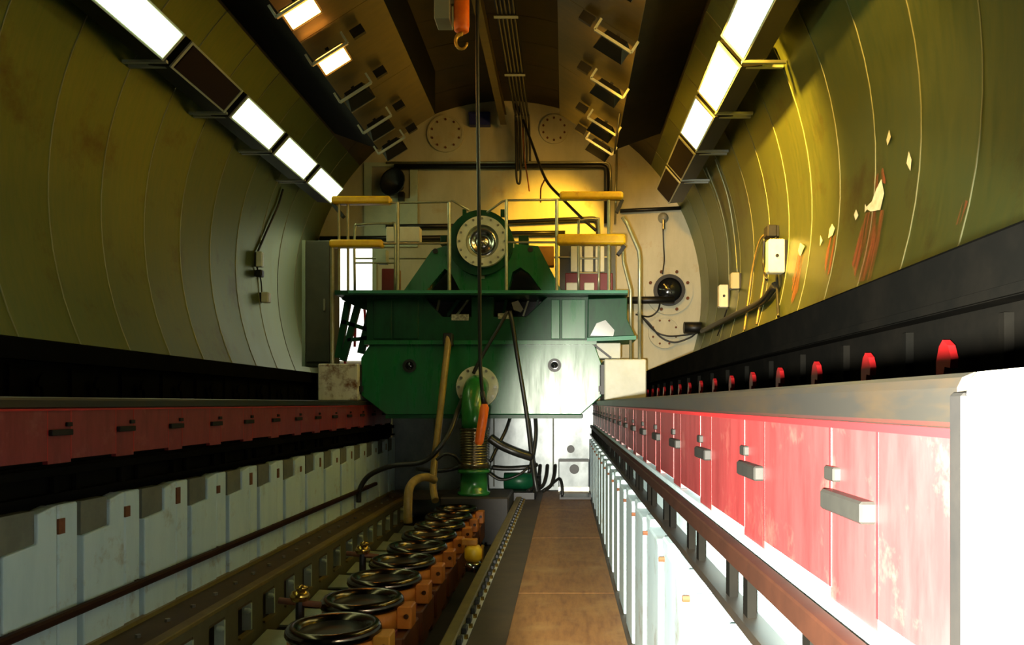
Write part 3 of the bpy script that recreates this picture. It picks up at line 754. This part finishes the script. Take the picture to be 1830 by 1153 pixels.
# right cover and left struts
DC = DM - .05
MB().prism(fp([(1051, 534), (1121, 532), (1121, 570), (1135, 600), (1050, 604)], DC), (0, .9, 0)).build('side_cover', 'green_dark', mc, bevel=.01)
MB().prism(fp([(1049, 604), (1137, 600), (1137, 607), (1049, 610)], DC - .02), (0, .92, 0)).build('cover_lip', 'teal_edge', mc)
MB().prism(fp([(1055, 600), (1066, 578), (1082, 572), (1098, 590), (1096, 601)], DC - .012), (0, .01, 0)).build('reflection_patch', 'chrome', mc)  # bright reflection on the cover, put in as a chrome patch
a = Q(1066, 640, DC); b_ = Q(1110, 612, DC)
MB().box(a.x, b_.x, DC + .1, DC + .5, a.z, b_.z, .01).build('gear_box', 'white_paint', mc)
MB().bar(Q(1060, 615, DC + .05), Q(1092, 640, DC + .05), .03, .04, (0, 1, 0)).build('strut', 'black', mc)
for (x0, y0, x1, y1, wd) in ((610, 526, 655, 526, .05), (622, 540, 604, 640, .09), (640, 545, 613, 645, .09), (668, 535, 645, 632, .10), (612, 575, 660, 590, .06), (622, 608, 660, 604, .05)):
    MB().bar(Q(x0, y0, DM + .3), Q(x1, y1, DM + .3), wd, .08, (0, 1, 0)).build('side_strut', 'green_dark', mc)
MB().prism(fp([(606, 528), (662, 528), (662, 556), (640, 550), (612, 536)], DM + .25), (0, .05, 0)).build('side_gusset', 'green_dark', mc)
# feet
for i, (x0, x1, y0, y1) in enumerate(((568, 640, 650, 714), (1080, 1155, 642, 712))):
    a = Q(x0, y1, DM - .1); b_ = Q(x1, y0, DM - .1)
    ft = MB().box(a.x, b_.x, DM - .1, DM + 1.3, .036, b_.z, .015).build('foot_block', 'foot_white' if i == 0 else 'white_paint', mc, label=('white foot block with rust stains' if i == 0 else 'clean white foot block'))
    gx = Q(642, 0, DM).x if i == 0 else Q(1077, 0, DM).x
    MB().box(gx - .04, gx + .04, DM, DM + 1.2, Q(0, 705, DM).z, Q(0, 652, DM).z).build('coupling', 'black', ft)
    MB().box(gx - .06, gx + .06, DM - .05, DM + .1, Q(0, 700, DM).z, Q(0, 690, DM).z).build('latch', 'black', ft)
# railings
DR = DM - .05
def post(parent, px, y0, y1, r=.022, D=DR, name='post', m='tube_metal'):
    return MB().cyl(Q(px, y0, D), Q(px, y1, D), r, 8).build(name, m, parent)
rlL = MB().tube(fp([(606, 364), (803, 361), (808, 358), (838, 376)], DR), .017, 8).build('left_railing', 'tube_metal', mc)
for px in (606, 622, 711, 803): post(rlL, px, 362, 519, .026 if px in (711, 803) else .02)
MB().cyl(Q(600, 436, DR), Q(803, 435, DR), .017, 8).build('mid_rail', 'tube_metal', rlL)
rlR = MB().tube(fp([(870, 380), (898, 360), (905, 358), (1112, 356)], DR), .017, 8).build('right_railing', 'tube_metal', mc)
for px in (905, 995, 1088): post(rlR, px, 357, 519, .024)
MB().cyl(Q(905, 433, DR), Q(1115, 433, DR), .017, 8).build('mid_rail', 'tube_metal', rlR)
for par, x0, x1, y0, y1, dd in ((rlL, 592, 698, 350, 364, 0), (rlL, 588, 684, 428, 442, 0), (rlR, 1000, 1114, 342, 356, 0), (rlR, 995, 1118, 418, 437, 0)):
    a = Q(x0, y1, DR - .04); b_ = Q(x1, y0, DR - .04)
    MB().box(a.x, b_.x, DR - .07, DR + .10, a.z, b_.z, .025).build('yellow_bumper', 'yellow', par, bevel=.01)
for par, x0, y0, x1, y1 in ((rlL, 596, 366, 614, 388), (rlR, 1112, 358, 1102, 380), (rlR, 1116, 440, 1104, 456)):
    MB().bar(Q(x0, y0, DR + .05), Q(x1, y1, DR + .05), .05, .1, (0, 1, 0)).build('bumper_bracket', 'black', par)
# side rails at the back of the deck
DB = DM + 1.5
for par, x0, x1, y in ((rlL, 632, 838, 462), (rlR, 905, 1088, 460)):
    MB().cyl(Q(x0, y, DB), Q(x1, y, DB), .015, 8).build('rear_rail', 'tube_metal', par)
# poles to the feet
MB().cyl(Q(594, 440, DR), Q(594, 650, DR), .03, 8).build('left_pole', 'tube_metal', mc)
MB().tube(fp([(1112, 388), (1120, 400), (1141, 448), (1143, 465), (1143, 642)], DR), .026, 8).build('right_pole', 'tube_metal', mc)
MB().tube(fp([(1112, 440), (1114, 470), (1127, 520), (1127, 642)], DR + .1), .022, 8).build('right_pole', 'tube_metal', mc)
# access ladders on the deck
def ladder(par, x0, x1, ytop, D, rungs):
    w2 = (x1 - x0) * .15
    ld_ = MB().tube(smooth(fp([(x0, 519), (x0, ytop + 14), (x0 + w2, ytop + 2), (x1 - w2, ytop), (x1, ytop + 10), (x1, 519)], D), 5), .02, 8).build('ladder', 'tube_metal', par)
    for y in rungs: MB().cyl(Q(x0, y, D), Q(x1, y, D), .014, 8).build('rung', 'tube_metal', ld_)
ladder(mc, 634, 706, 400, DM + .6, (470,))
ladder(mc, 1034, 1070, 392, DM + .6, (462, 488))
# small equipment on deck
for (x0, x1, y0, y1, D, m, nm) in ((682, 712, 480, 518, DM + .9, 'red_dark', 'motor_box'), (690, 750, 405, 432, DM + 1.2, 'box_cream', 'junction_box'), (1010, 1095, 488, 519, DM + 1.0, 'red_dark', 'motor_box'), (960, 990, 440, 475, DM + .8, 'amber_block', 'junction_box'),
                                  (1020, 1040, 440, 486, DM + 1.3, 'box_cream', 'panel_box'), (1044, 1060, 440, 486, DM + 1.3, 'box_cream', 'panel_box'), (1064, 1080, 440, 486, DM + 1.3, 'box_cream', 'panel_box'), (1012, 1032, 505, 519, DM + .7, 'box_cream', 'terminal_box'), (1044, 1062, 505, 519, DM + .7, 'box_cream', 'terminal_box'), (672, 690, 445, 470, DM + 1.2, 'pale_teal', 'panel_box')):
    a = Q(x0, y1, D); b_ = Q(x1, y0, D)
    o = MB().box(a.x, b_.x, D, D + .2, a.z if y1 < 515 else b_.z * 0 + Q(0, 519, DM - .15).z, b_.z, .01).build(nm, m, mc)
MB().box(Q(1000, 0, DM + 1.55).x, Q(1100, 0, DM + 1.55).x, DM + 1.52, DM + 1.55, Q(0, 519, DM - .15).z, Q(0, 436, DM + 1.55).z).build('rear_screen', 'cabinet', mc)

# ------------------------------------------------------------------ elbow and bellows pipe
DP = 10.75
t = thing('bellows_pipe', 'green elbow pipe with ribbed metal bellows below machine front', 'pipe', (Q(847, 0, DP).x, DP, Q(0, 880, DP).z))
cx = Q(847, 0, DP).x
cf = Q(854, 692, DM)
ring(MB(), (cf.x, 0, cf.z), .17, .305, DM - .09, DM, 32).build('wall_flange', 'hub_white', t)
b0 = None
for k in range(12):
    a_ = 2 * PI * k / 12; x = cf.x + .265 * math.cos(a_); z = cf.z + .265 * math.sin(a_)
    if b0 is None: b0 = MB().cyl((x, DM - .11, z), (x, DM - .09, z), .022, 6).build('bolt', 'chrome_dull', t); bx_, bz_ = x, z
    else: dup(b0, (x - bx_, 0, z - bz_))
rp = .172
zc_ = cf.z; zb = Q(0, 765, DP).z
path = [Vector((cf.x, DM - .03, zc_))] + [Vector((cx + (cf.x - cx) * (1 - i / 8) * .3, DP + (DM - .25 - DP) * math.cos(i / 8 * PI / 2), zc_ - .38 + .38 * math.cos(0) * (1 - (1 - math.cos(i / 8 * PI / 2))) if False else zc_ - .38 * (1 - math.cos(i / 8 * PI / 2)))) for i in range(9)]
path = [Vector((cf.x, DM - .03, zc_))]
for i in range(11):
    a_ = i / 10 * PI / 2
    path.append(Vector((cf.x + (cx - cf.x) * i / 10, (DM - .12) - (DM - .12 - DP) * math.sin(a_), zc_ - .45 * (1 - math.cos(a_)))))
path.append(Vector((cx, DP, zb)))
MB().tube(path, rp, 24).build('elbow', 'green_pipe', t)
prof = [(rp + .03, 0), (rp + .03, -.03), (rp + .005, -.035)]
zt_, zbt = zb, Q(0, 830, DP).z
n = 12
for i in range(n):
    u0 = -.04 + (zbt - zt_ + .07) * i / n; h = (zbt - zt_ + .07) / n
    prof += [(rp + .004, u0), (rp + .024, u0 + h * .3), (rp + .024, u0 + h * .7), (rp + .004, u0 + h)]
prof += [(rp + .045, zbt - zt_ + .03), (rp + .045, zbt - zt_), (rp + .04, zbt - zt_ - .06), (rp, zbt - zt_ - .06)]
MB().lathe((cx, DP, zt_), (0, 0, 1), prof, 28).build('bellows', 'bellows', t)
zl = zbt - .06; zlow = Q(0, 884, DP).z
MB().lathe((cx, DP, zl), (0, 0, 1), [(rp + .0, 0), (rp + .05, -.01), (rp + .05, -.05), (rp + .01, -.06), (rp + .02, zlow - zl + .05), (rp + .05, zlow - zl + .04), (rp + .05, zlow - zl), (.01, zlow - zl)], 28).build('lower_spool', 'green_pipe', t)
sp = tag(MB().box(cx - .42, cx + .5, DP - .32, DP + .7, PB, zlow - .001, .02).build('pipe_plinth', 'pit_dark'), 'dark brown plinth block under the bellows pipe', 'plinth')
mcast = thing('pump_set', 'dark pump set on floor between bellows pipe and pit end', 'pump', (-.6, 12.2, FLOOR))
MB().box(-.98, -.45, 11.9, 12.7, FLOOR - .2, FLOOR + .12, .02).build('bed', 'black', mcast)
MB().cyl((-.95, 12.2, FLOOR + .25), (-.5, 12.2, FLOOR + .25), .13, 14).build('motor', 'green_dark', mcast)
MB().cyl((-.5, 12.2, FLOOR + .25), (-.38, 12.2, FLOOR + .25), .09, 12).build('coupling', 'black', mcast)
tk = thing('cable_tray', 'dark cable tray crossing behind the cylinders on the left', 'tray', (-2.0, 12.4, FLOOR))
MB().box(-2.75, -1.6, 12.2, 12.7, FLOOR - .05, FLOOR + .06, .01).build('pan', 'floor_brown', tk)
for x in (-2.5, -2.1, -1.7): MB().box(x, x + .03, 12.2, 12.7, FLOOR + .06, FLOOR + .12).build('rung', 'black', tk)

# ------------------------------------------------------------------ hoses and cables round the machine
cable('hose', 'tan rubber hose hanging from machine front down to the pit', [Q(800, 600, 11.25), Q(800, 620, 11.2), Q(793, 680, 11.0), Q(784, 760, 10.8), Q(776, 830, 10.6), Q(774, 870, 10.4), Q(778, 895, 10.2)], .048, 'hose_tan', 'hose', 10)
t_ = Q(801, 606, 11.3); tag(MB().box(t_.x - .06, t_.x + .07, 11.2, 11.4, t_.z - .1, t_.z + .08, .01).build('hose_coupling', 'black'), 'black coupling at top of the tan hose', 'coupling')
o = cable('bent_pipe', 'tan bent pipe arching over left edge rail near bellows', [Q(729, 935, 9.0), Q(729, 900, 9.0), Q(732, 872, 9.05), Q(745, 857, 9.2), Q(762, 853, 9.4), Q(776, 858, 9.6)], .05, 'hose_tan', 'pipe', 10)
cable('hose', 'black hose arching from left handrail to the bellows pipe', [Q(641, 898, 10.6), Q(643, 875, 10.6), Q(660, 850, 10.6), Q(700, 833, 10.5), Q(755, 826, 10.5), Q(785, 800, 10.5), Q(805, 770, 10.6), Q(818, 735, 10.8), Q(826, 715, 11.2)], .035, cat='hose')
cable('hose', 'thin black hose looping left of the bellows', [Q(780, 822, 10.4), Q(795, 812, 10.4), Q(812, 815, 10.4), Q(822, 828, 10.6)], .022, cat='hose')
cable('hose', 'black hose lying across trench behind the bent pipe', [Q(745, 838, 11.2), Q(780, 842, 11.0), Q(810, 838, 11.0), Q(830, 830, 11.0)], .03, cat='hose')
cable('power_cable', 'long black cable from nameplate down right side of machine front', [Q(911, 556, 11.3), Q(916, 580, 11.28), Q(925, 640, 11.25), Q(935, 700, 11.25), Q(943, 755, 11.2), Q(950, 815, 11.1), Q(956, 860, 11.0), Q(960, 880, 11.0)], .032, cat='cable')
cable('power_cable', 'black cable slanting from nameplate to the pipe flange', [Q(907, 556, 11.3), Q(890, 588, 11.28), Q(868, 625, 11.27), Q(852, 655, 11.26), Q(846, 668, 11.27)], .026, cat='cable')
cable('power_cable', 'black cable dropping from under machine beside the long cable', [Q(956, 744, 11.6), Q(957, 775, 11.5), Q(953, 810, 11.4), Q(945, 845, 11.3)], .024, cat='cable')
cable('power_cable', 'black cable slanting down right of the bellows', [Q(912, 744, 11.6), Q(903, 770, 11.4), Q(888, 800, 11.2), Q(876, 825, 11.0)], .022, cat='cable')
cable('hose', 'thick black hose from bellows across to the long cable', [Q(874, 783, 10.9), Q(895, 797, 10.9), Q(920, 808, 10.9), Q(950, 818, 11.0)], .055, cat='hose')
cable('hose', 'black hose along floor right of the bellows pipe', [Q(878, 836, 11.2), Q(905, 838, 11.2), Q(940, 836, 11.2), Q(958, 832, 11.3)], .03, cat='hose')
cable('power_cable', 'drooping black cable low between bellows and long cable', [Q(872, 845, 11.0), Q(895, 858, 11.0), Q(925, 850, 11.0), Q(945, 835, 11.1)], .018, cat='cable')
for i, (x, l) in enumerate(((965, 'leftmost'), (978, 'middle'), (992, 'rightmost'))):
    cable('floor_cable', 'short black cable on floor in front of steel box, %s of three' % l, [Q(x, 832, 12.5), Q(x - 2, 850, 12.3), Q(x - 8, 868, 12.0), Q(x - 22, 878, 11.8)], .028)
cable('floor_cable', 'bent black cable on far end of plywood walkway', [Q(975, 875, 12.0), Q(990, 862, 12.1), Q(1000, 856, 12.2), Q(1004, 868, 12.1), Q(1005, 886, 12.05)], .022)

# ------------------------------------------------------------------ hoist, pendant, ceiling cables
hl = thing('hoist_rail', 'narrow steel hoist rail running along crown of ceiling', 'rail', (-1.22, 8, 5.55))
MB().box(-1.29, -1.17, 1.5, 15.6, 5.55, 5.575).build('lower_flange', 'duct_plate', hl)
MB().box(-1.24, -1.22, 1.5, 15.6, 5.575, 5.75).build('web', 'duct_plate', hl)
MB().box(-1.29, -1.17, 1.5, 15.6, 5.75, 5.775).build('upper_flange', 'duct_plate', hl)
b0 = None
for k in range(7):
    y = 2.5 + 2 * k
    if b0 is None: b0 = MB().box(-1.25, -1.21, y, y + .06, 5.775, 6.15).build('hanger', 'duct_plate', hl); y0 = y
    else: dup(b0, (0, y - y0, 0))
hx_ = -1.19; hy = 9.0
ho = thing('chain_hoist', 'orange chain hoist block with hook hanging from ceiling rail', 'hoist', (hx_, hy, 4.08))
a = Q(812, 50, hy); b_ = Q(838, 17, hy)
MB().lathe((hx_, hy, a.z + .02), (0, 0, 1), [(.001, -.07), (.06, -.07), (.085, -.05), (.085, -.02), (.09, 0), (.09, .36), (.07, .40), (.001, .40)], 16).build('body', 'orange', ho)
MB().cyl((hx_, hy, a.z + .4), (hx_, hy, 5.54), .015, 6).build('chain', 'rail_steel', ho)
zk = Q(0, 88, hy).z
hk = [Vector((hx_, hy, a.z - .04)), Vector((hx_ + .0, hy, a.z - .075))]
cen = Vector((hx_, hy, zk + .09))
for i in range(13):
    an = math.radians(110 + i * 20); hk.append(cen + Vector((.068 * math.cos(an), 0, .088 * math.sin(an))))
MB().tube(hk, [.02, .02] + [.024 - .001 * i for i in range(13)], 8).build('hook', 'hook', ho)
a = Q(778, 40, hy); b_ = Q(806, -10, hy)
MB().box(a.x, b_.x, hy - .1, hy + .2, a.z, b_.z, .01).build('motor_box', 'grey_box', ho)
MB().box(b_.x - .01, hx_, hy - .03, hy + .03, a.z + .2, a.z + .26).build('motor_arm', 'grey_box', ho)
DP2 = 8.6
pc = thing('pendant_control', 'orange pendant control handle hanging on long black cable before machine', 'pendant', (Q(858, 0, DP2).x, DP2, Q(0, 795, DP2).z))
MB().tube(smooth([Q(853, -60, DP2), Q(853, 100, DP2), Q(855, 300, DP2), Q(857, 500, DP2), Q(858, 640, DP2), Q(862, 700, DP2), Q(866, 728, DP2)], 4), .021, 8).build('cable', 'rubber', pc)
MB().tube([Q(866, 722, DP2), Q(866, 728, DP2), Q(862, 755, DP2), Q(856, 790, DP2), Q(855, 795, DP2)], [.03, .05, .052, .05, .035], 12).build('handle', 'orange', pc)
MB().tube([Q(862, 700, DP2), Q(866, 724, DP2)], .03, 8).build('strain_relief', 'black', pc)
for i in range(5):
    x = -.97 + .06 * i
    tag(MB().tube(smooth([(x, 2, 5.62), (x, 8, 5.62), (x, 14.4, 5.62), (x + .02, 15.2, 5.55), (x + .02, 15.5, 5.3), (x + .03, 15.55, 5.0), (x + .03, 15.58, 4.62 + .05 * i)], 5), .024, 6).build('ceiling_cable', 'rubber'),
        'black cable along ceiling right of hoist rail, %s of five from the rail' % ['first', 'second', 'third', 'fourth', 'fifth'][i], 'cable', 'ceiling cables')
for i, y in enumerate((9.3, 11.3, 13.3)):
    tag(MB().box(-1.03, -.68, y, y + .05, 5.575, 5.593).build('cable_clamp', 'bracket'), 'pale clamp bar under the ceiling cables, %s of three' % ['nearest', 'middle', 'farthest'][i], 'clamp')
cable('hanging_cable', 'long black looped cable hanging from ceiling end, left of the slanting cable', [Q(921, 185, 15.3), Q(922, 260, 15.3), Q(923, 315, 15.3), Q(926, 328, 15.3), Q(930, 318, 15.3), Q(929, 250, 15.3), Q(927, 190, 15.3)], .022)
cable('hanging_cable', 'thin brown cable hanging from ceiling end above right railing', [Q(933, 200, 15.4), Q(936, 270, 15.4), Q(943, 320, 15.4), Q(946, 342, 15.4)], .014, 'rust')
cable('hanging_cable', 'black cable slanting from ceiling down across yellow lit wall to railing', [Q(935, 215, 15.2), Q(950, 255, 14.8), Q(975, 320, 14.2), Q(1005, 355, 13.6), Q(1040, 390, 13.2), Q(1065, 412, 13.1)], .026)
cable('hanging_cable', 'thin cable looping off the slanting cable towards right railing', [Q(973, 322, 14.2), Q(967, 335, 14.1), Q(966, 350, 14.0), Q(966, 362, 14.0)], .014, 'rust')

# ------------------------------------------------------------------ fluorescent rows
def fluoro(side, y, lit, label, L=1.36):
    """side -1 left, +1 right; near end at y"""
    s = side
    def P(hw, z, yy): return Vector((C + s * hw, yy, z))
    A, B = (2.935, 4.035), (3.185, 3.75)            # diffuser upper / lower edge
    g = 'fluorescent fixtures along the vault'
    t = thing('fluorescent_fixture', label, 'light fixture', tuple(P(3.2, 3.78, y + L / 2)), g)
    nx, nz = -.75, -.66
    sec = [A, B, (3.42, 3.77), (3.45, 4.0), (3.09, 4.16)]
    MB().prism([P(h, z, y) for h, z in sec], (0, L, 0)).build('housing', 'black', t)
    # frame ends, bright edge strips
    off = .012
    for yy in (y - .01, y + L - .03):
        pr = [A, B, (B[0] + nx * .02, B[1] + nz * .02), (A[0] + nx * .02, A[1] + nz * .02)]
        MB().prism([P(h, z, yy) for h, z in pr], (0, .04, 0)).build('end_frame', 'bracket', t)
    def lerp(a, b, u): return (a[0] + (b[0] - a[0]) * u, a[1] + (b[1] - a[1]) * u)
    i0, i1 = lerp(A, B, .07), lerp(A, B, .93)
    for (u, v) in ((0, .06), (.94, 1)):
        a_, b2 = lerp(A, B, u), lerp(A, B, v)
        MB().prism([P(h, z, y) for h, z in [a_, b2, (b2[0] + nx * .015, b2[1] + nz * .015), (a_[0] + nx * .015, a_[1] + nz * .015)]], (0, L, 0)).build('side_frame', 'bracket', t)
    a_, b2 = i0, i1
    pr = [(a_[0] + nx * .004, a_[1] + nz * .004), (b2[0] + nx * .004, b2[1] + nz * .004), (b2[0] + nx * .022, b2[1] + nz * .022), (a_[0] + nx * .022, a_[1] + nz * .022)]
    MB().prism([P(h, z, y + .05) for h, z in pr], (0, L - .1, 0)).build('diffuser', 'tube_lit' if lit else 'unlit', t)
    for yy in (y - .10, y + .02):
        MB().box(min(P(3.17, 0, 0).x, P(3.66, 0, 0).x), max(P(3.17, 0, 0).x, P(3.66, 0, 0).x), yy, yy + .045, 3.755, 3.785).build('wall_bracket', 'bracket', t)
    return t
on = ['nearest in view', 'second in view', 'third in view', 'fourth in view', 'farthest']
for k in range(5):
    fluoro(-1, 7.19 + 1.53 * k, k != 1, ('glowing white fluorescent fixture on left vault wall, %s' % on[k]) if k != 1 else 'unlit dark fluorescent fixture in a white frame on left vault wall')
for k in range(5):
    lit = k < 3
    fluoro(1, 7.2 + 1.53 * k, lit, ['glowing white fluorescent fixture on right vault wall, cut by top of picture', 'glowing white fluorescent fixture on right vault wall, middle of the three lit', 'glowing white fluorescent fixture on right vault wall, farthest lit one', 'unlit dark fluorescent fixture on right vault wall after the lit ones', 'farthest unlit fluorescent fixture on right vault wall at end bulkhead'][k])
for k in range(1, 5):
    fluoro(-1, 7.19 - 1.53 * k, True, 'added lit fluorescent fixture of the left row, overhead out of view, %s before the first seen' % ['one', 'two', 'three', 'four'][k - 1])  # left row continued with added unseen fixtures for their light
for k in range(1, 2):
    fluoro(1, 7.2 - 1.53 * k, True, 'added lit fluorescent fixture of the right row, overhead out of view')  # unseen fixture added to the right row for its light
pipe('thin conduit along vault linking the right fluorescent row downwards', [(1270, 290), (1290, 340)], 13.6, .01, 'tube_metal', 'conduit')

# ------------------------------------------------------------------ sodium flood lamps on the ceiling panels
SL = math.atan2(5.2 - 4.56, 2.13 - 1.12)
def flood(side, y, label, facing, lit):
    s = side
    ce = Vector((C + s * 1.90, y, 4.64))
    u = Vector((s * math.cos(SL), 0, -math.sin(SL)))       # across the panel, outward and down
    nrm = Vector((-s * math.sin(SL), 0, -math.cos(SL)))    # away from the panel
    t = thing('flood_lamp', label, 'flood lamp', tuple(ce + nrm * .2), 'flood lamps on the ceiling panels')
    W = .27
    for sg in (-1, 1): MB().bar(ce + u * W * sg, ce + u * W * sg + nrm * .16, .03, .03, (0, 1, 0)).build('bracket_arm', 'bracket', t)
    MB().bar(ce + u * W * -1.0 + nrm * .16, ce + u * W * 1.0 + nrm * .16, .035, .03, (0, 1, 0)).build('bracket_bar', 'bracket', t)
    b = ce + nrm * .15 + Vector((0, .16, 0))
    fwd = Vector((0, facing, 0)); dn = nrm
    # body: tapered box, opening towards facing and down
    ax = (fwd * .75 + dn * .66).normalized() if facing < 0 else (fwd * .95 + dn * .25).normalized(); up = ax.cross(u).normalized()
    bk = [b - ax * .12 + u * (i * .15) + up * (j * .075) for i, j in ((-1, -1), (1, -1), (1, 1), (-1, 1))]
    fr = [b + ax * .06 + u * (i * .21) + up * (j * .12) for i, j in ((-1, -1), (1, -1), (1, 1), (-1, 1))]
    MB().add(bk + fr, [(0, 1, 2, 3), (0, 4, 5, 1), (1, 5, 6, 2), (2, 6, 7, 3), (3, 7, 4, 0)]).build('lamp_body', 'black', t)
    fc = [b + ax * .055 + u * (i * .19) + up * (j * .105) for i, j in ((-1, -1), (1, -1), (1, 1), (-1, 1))]
    MB().prism(fc, -ax * .012).build('lamp_glass', lit, t)
    lo_ = [b + ax * .06 + u * (i * .17) - up * .10 for i in (-1, 1)]
    MB().bar(b + ax * .065 - u * .21 - up * .12, b + ax * .065 + u * .21 - up * .12, .015, .02).build('rim_strip', 'chrome_dull', t)
    MB().bar(ce + nrm * .0 + Vector((0, .14, 0)), ce + nrm * .08 + Vector((0, .14, 0)), .05, .05, (0, 1, 0)).build('mount', 'black', t)
    g = ce - u * (.46) + nrm * .03 + Vector((0, .15, 0))
    MB().bar(g - u * .09, g + u * .09, .12, .06, (0, 1, 0)).build('ballast_box', 'black', t)
    return b, ax
Dl = [8.85, 10.1, 11.35, 12.65, 13.7]
ll = ['cut off by top edge of picture, glowing orange', 'glowing orange, second from the camera', 'dark, third from the camera', 'dark, fourth from the camera', 'dark, last before end wall']
for k, y in enumerate(Dl):
    b, ax = flood(-1, y, 'flood lamp on left ceiling panel, ' + ll[k], -1 if k < 2 else 1, 'sodium_lit' if k == 1 else ('sodium_lit' if k == 0 else 'lens_dark'))
lr = ['out of view above', 'nearest in view', 'second', 'third', 'farthest at end wall']
b, ax = flood(1, 8.2, 'assumed unseen black flood lamp on right ceiling panel, out of view above the picture', 1, 'sodium_side')  # unseen lamp, assumed from the golden glow on the right vault
lamp_spot('flood_lamp_light', b + ax * .12, (2.75, 9.6, 2.5), 6500, (1, .52, .05), 78, .95)  # light of the assumed lamp, added for that golden glow
b, ax = flood(1, 5.6, 'added unseen black flood lamp on right ceiling panel, over the photographer', 1, 'sodium_side')
lamp_spot('flood_lamp_light', b + ax * .12, (2.75, 7.2, 2.4), 1100, (1, .56, .10), 95, .9)  # added unseen lamp that warms the upper right vault
for k, y in enumerate((9.74, 11.2, 12.75, 13.75)):
    b, ax = flood(1, y, 'black flood lamp facing away on right ceiling panel, ' + lr[k + 1], 1, 'sodium_side')
    if k < 4:
        lamp_spot('flood_lamp_light', b + ax * .12, ((2.6, 14.0, 2.6), (2.2, 15.5, 2.6), (-.25, 16, 3.4), (-.25, 16, 3.7))[k], (200, 180, 700, 420)[k], (1, .50, .03), (70, 70, 48, 62)[k], .9)
pipe('thin conduit along right ceiling panel edge beside flood lamps', [(1122, 90), (1098, 275)], 12.4, .016, 'black', 'conduit')

# ------------------------------------------------------------------ boxes on the vault walls
def wall_box(name, label, px, py, w_, h_, d_, m, screws=True):
    p = vault_hit(px, py, R - .03); side = 1 if p.x > C else -1
    t = thing(name, label, 'box', (p.x, p.y, p.z - h_ / 2))
    x0, x1 = (p.x - d_, p.x + .0) if side > 0 else (p.x, p.x + d_)
    bo = MB().box(x0, x1, p.y - w_ / 2, p.y + w_ / 2, p.z - h_ / 2, p.z + h_ / 2, .012).build('body', m, t)
    xf = x0 if side > 0 else x1
    MB().box(xf - .006, xf + .006, p.y - w_ / 2 + .02, p.y + w_ / 2 - .02, p.z - h_ / 2 + .02, p.z + h_ / 2 - .02).build('cover', m, t)
    if screws: MB().cyl((p.x - side * d_ / 2, p.y - w_ / 2 - .012, p.z), (p.x - side * d_ / 2, p.y - w_ / 2, p.z), .022, 8).build('knob', 'black', t)
    MB().box(min(p.x, p.x + side * .028), max(p.x, p.x + side * .028), p.y - w_ / 2 + .01, p.y + w_ / 2 - .01, p.z - h_ / 2 + .01, p.z + h_ / 2 - .01).build('back_plate', 'black', t)
    return p
p = wall_box('junction_box', 'large cream junction box on right vault wall', 1400, 459, .16, .42, .2, 'box_cream')
wall_box('cable_gland_box', 'black gland box above the large cream junction box', 1385, 415, .2, .16, .12, 'black', False)
wall_box('junction_box', 'small cream junction box low on right vault wall near bulkhead', 1300, 530, .16, .38, .15, 'box_cream')
wall_box('junction_box', 'grey junction box above the small cream one on right wall', 1320, 503, .16, .26, .13, 'grey_box', False)
wall_box('wall_lamp', 'small white oval wall box on left vault wall', 459, 464, .1, .26, .1, 'hub_white', False)
wall_box('cable_gland_box', 'black gland box under the white box on left vault wall', 459, 489, .12, .12, .1, 'black', False)
wall_box('junction_box', 'small cream junction box low on left vault wall', 469, 532, .14, .18, .12, 'box_cream', False)
def vc(pts, r, label, m='rubber', lift=.03, name='wall_cable'):
    return cable(name, label, [vault_hit(x, y, R - lift) for x, y in pts], r, m)
vc([(506, 338), (496, 370), (478, 410), (465, 440), (460, 452)], .018, 'black cable from left fluorescents down to white wall box')
vc([(459, 478), (466, 500), (468, 525)], .012, 'short black cable joining the two boxes on left vault wall')
vc([(1386, 424), (1372, 460), (1362, 520), (1352, 580)], .014, 'thin tan cable hanging left of the large cream box, nearest it', 'hose_tan')
vc([(1375, 415), (1358, 430), (1345, 480), (1338, 530), (1330, 590)], .014, 'thin tan cable bowing away left of the large cream box', 'hose_tan')
vc([(1366, 425), (1364, 470), (1370, 500)], .018, 'short dark cable under the black gland box on right wall')
vc([(1278, 285), (1300, 350), (1312, 420), (1318, 490)], .014, 'pale conduit curving down right vault wall to grey box', 'seam', .025, 'conduit')
vc([(1262, 300), (1285, 360), (1300, 430), (1303, 510)], .014, 'pale conduit curving down right vault wall to small cream box', 'seam', .025, 'conduit')
vc([(1388, 492), (1390, 540), (1391, 566)], .018, 'dark cable from large cream box down to the ledge')
vc([(1385, 510), (1360, 540), (1320, 560), (1280, 580), (1255, 592)], .05, 'thick dark cable bundle running down right wall to pipe stub', 'rubber', .06)
vc([(1300, 550), (1290, 580), (1282, 600)], .012, 'short dark cable below the small cream box')
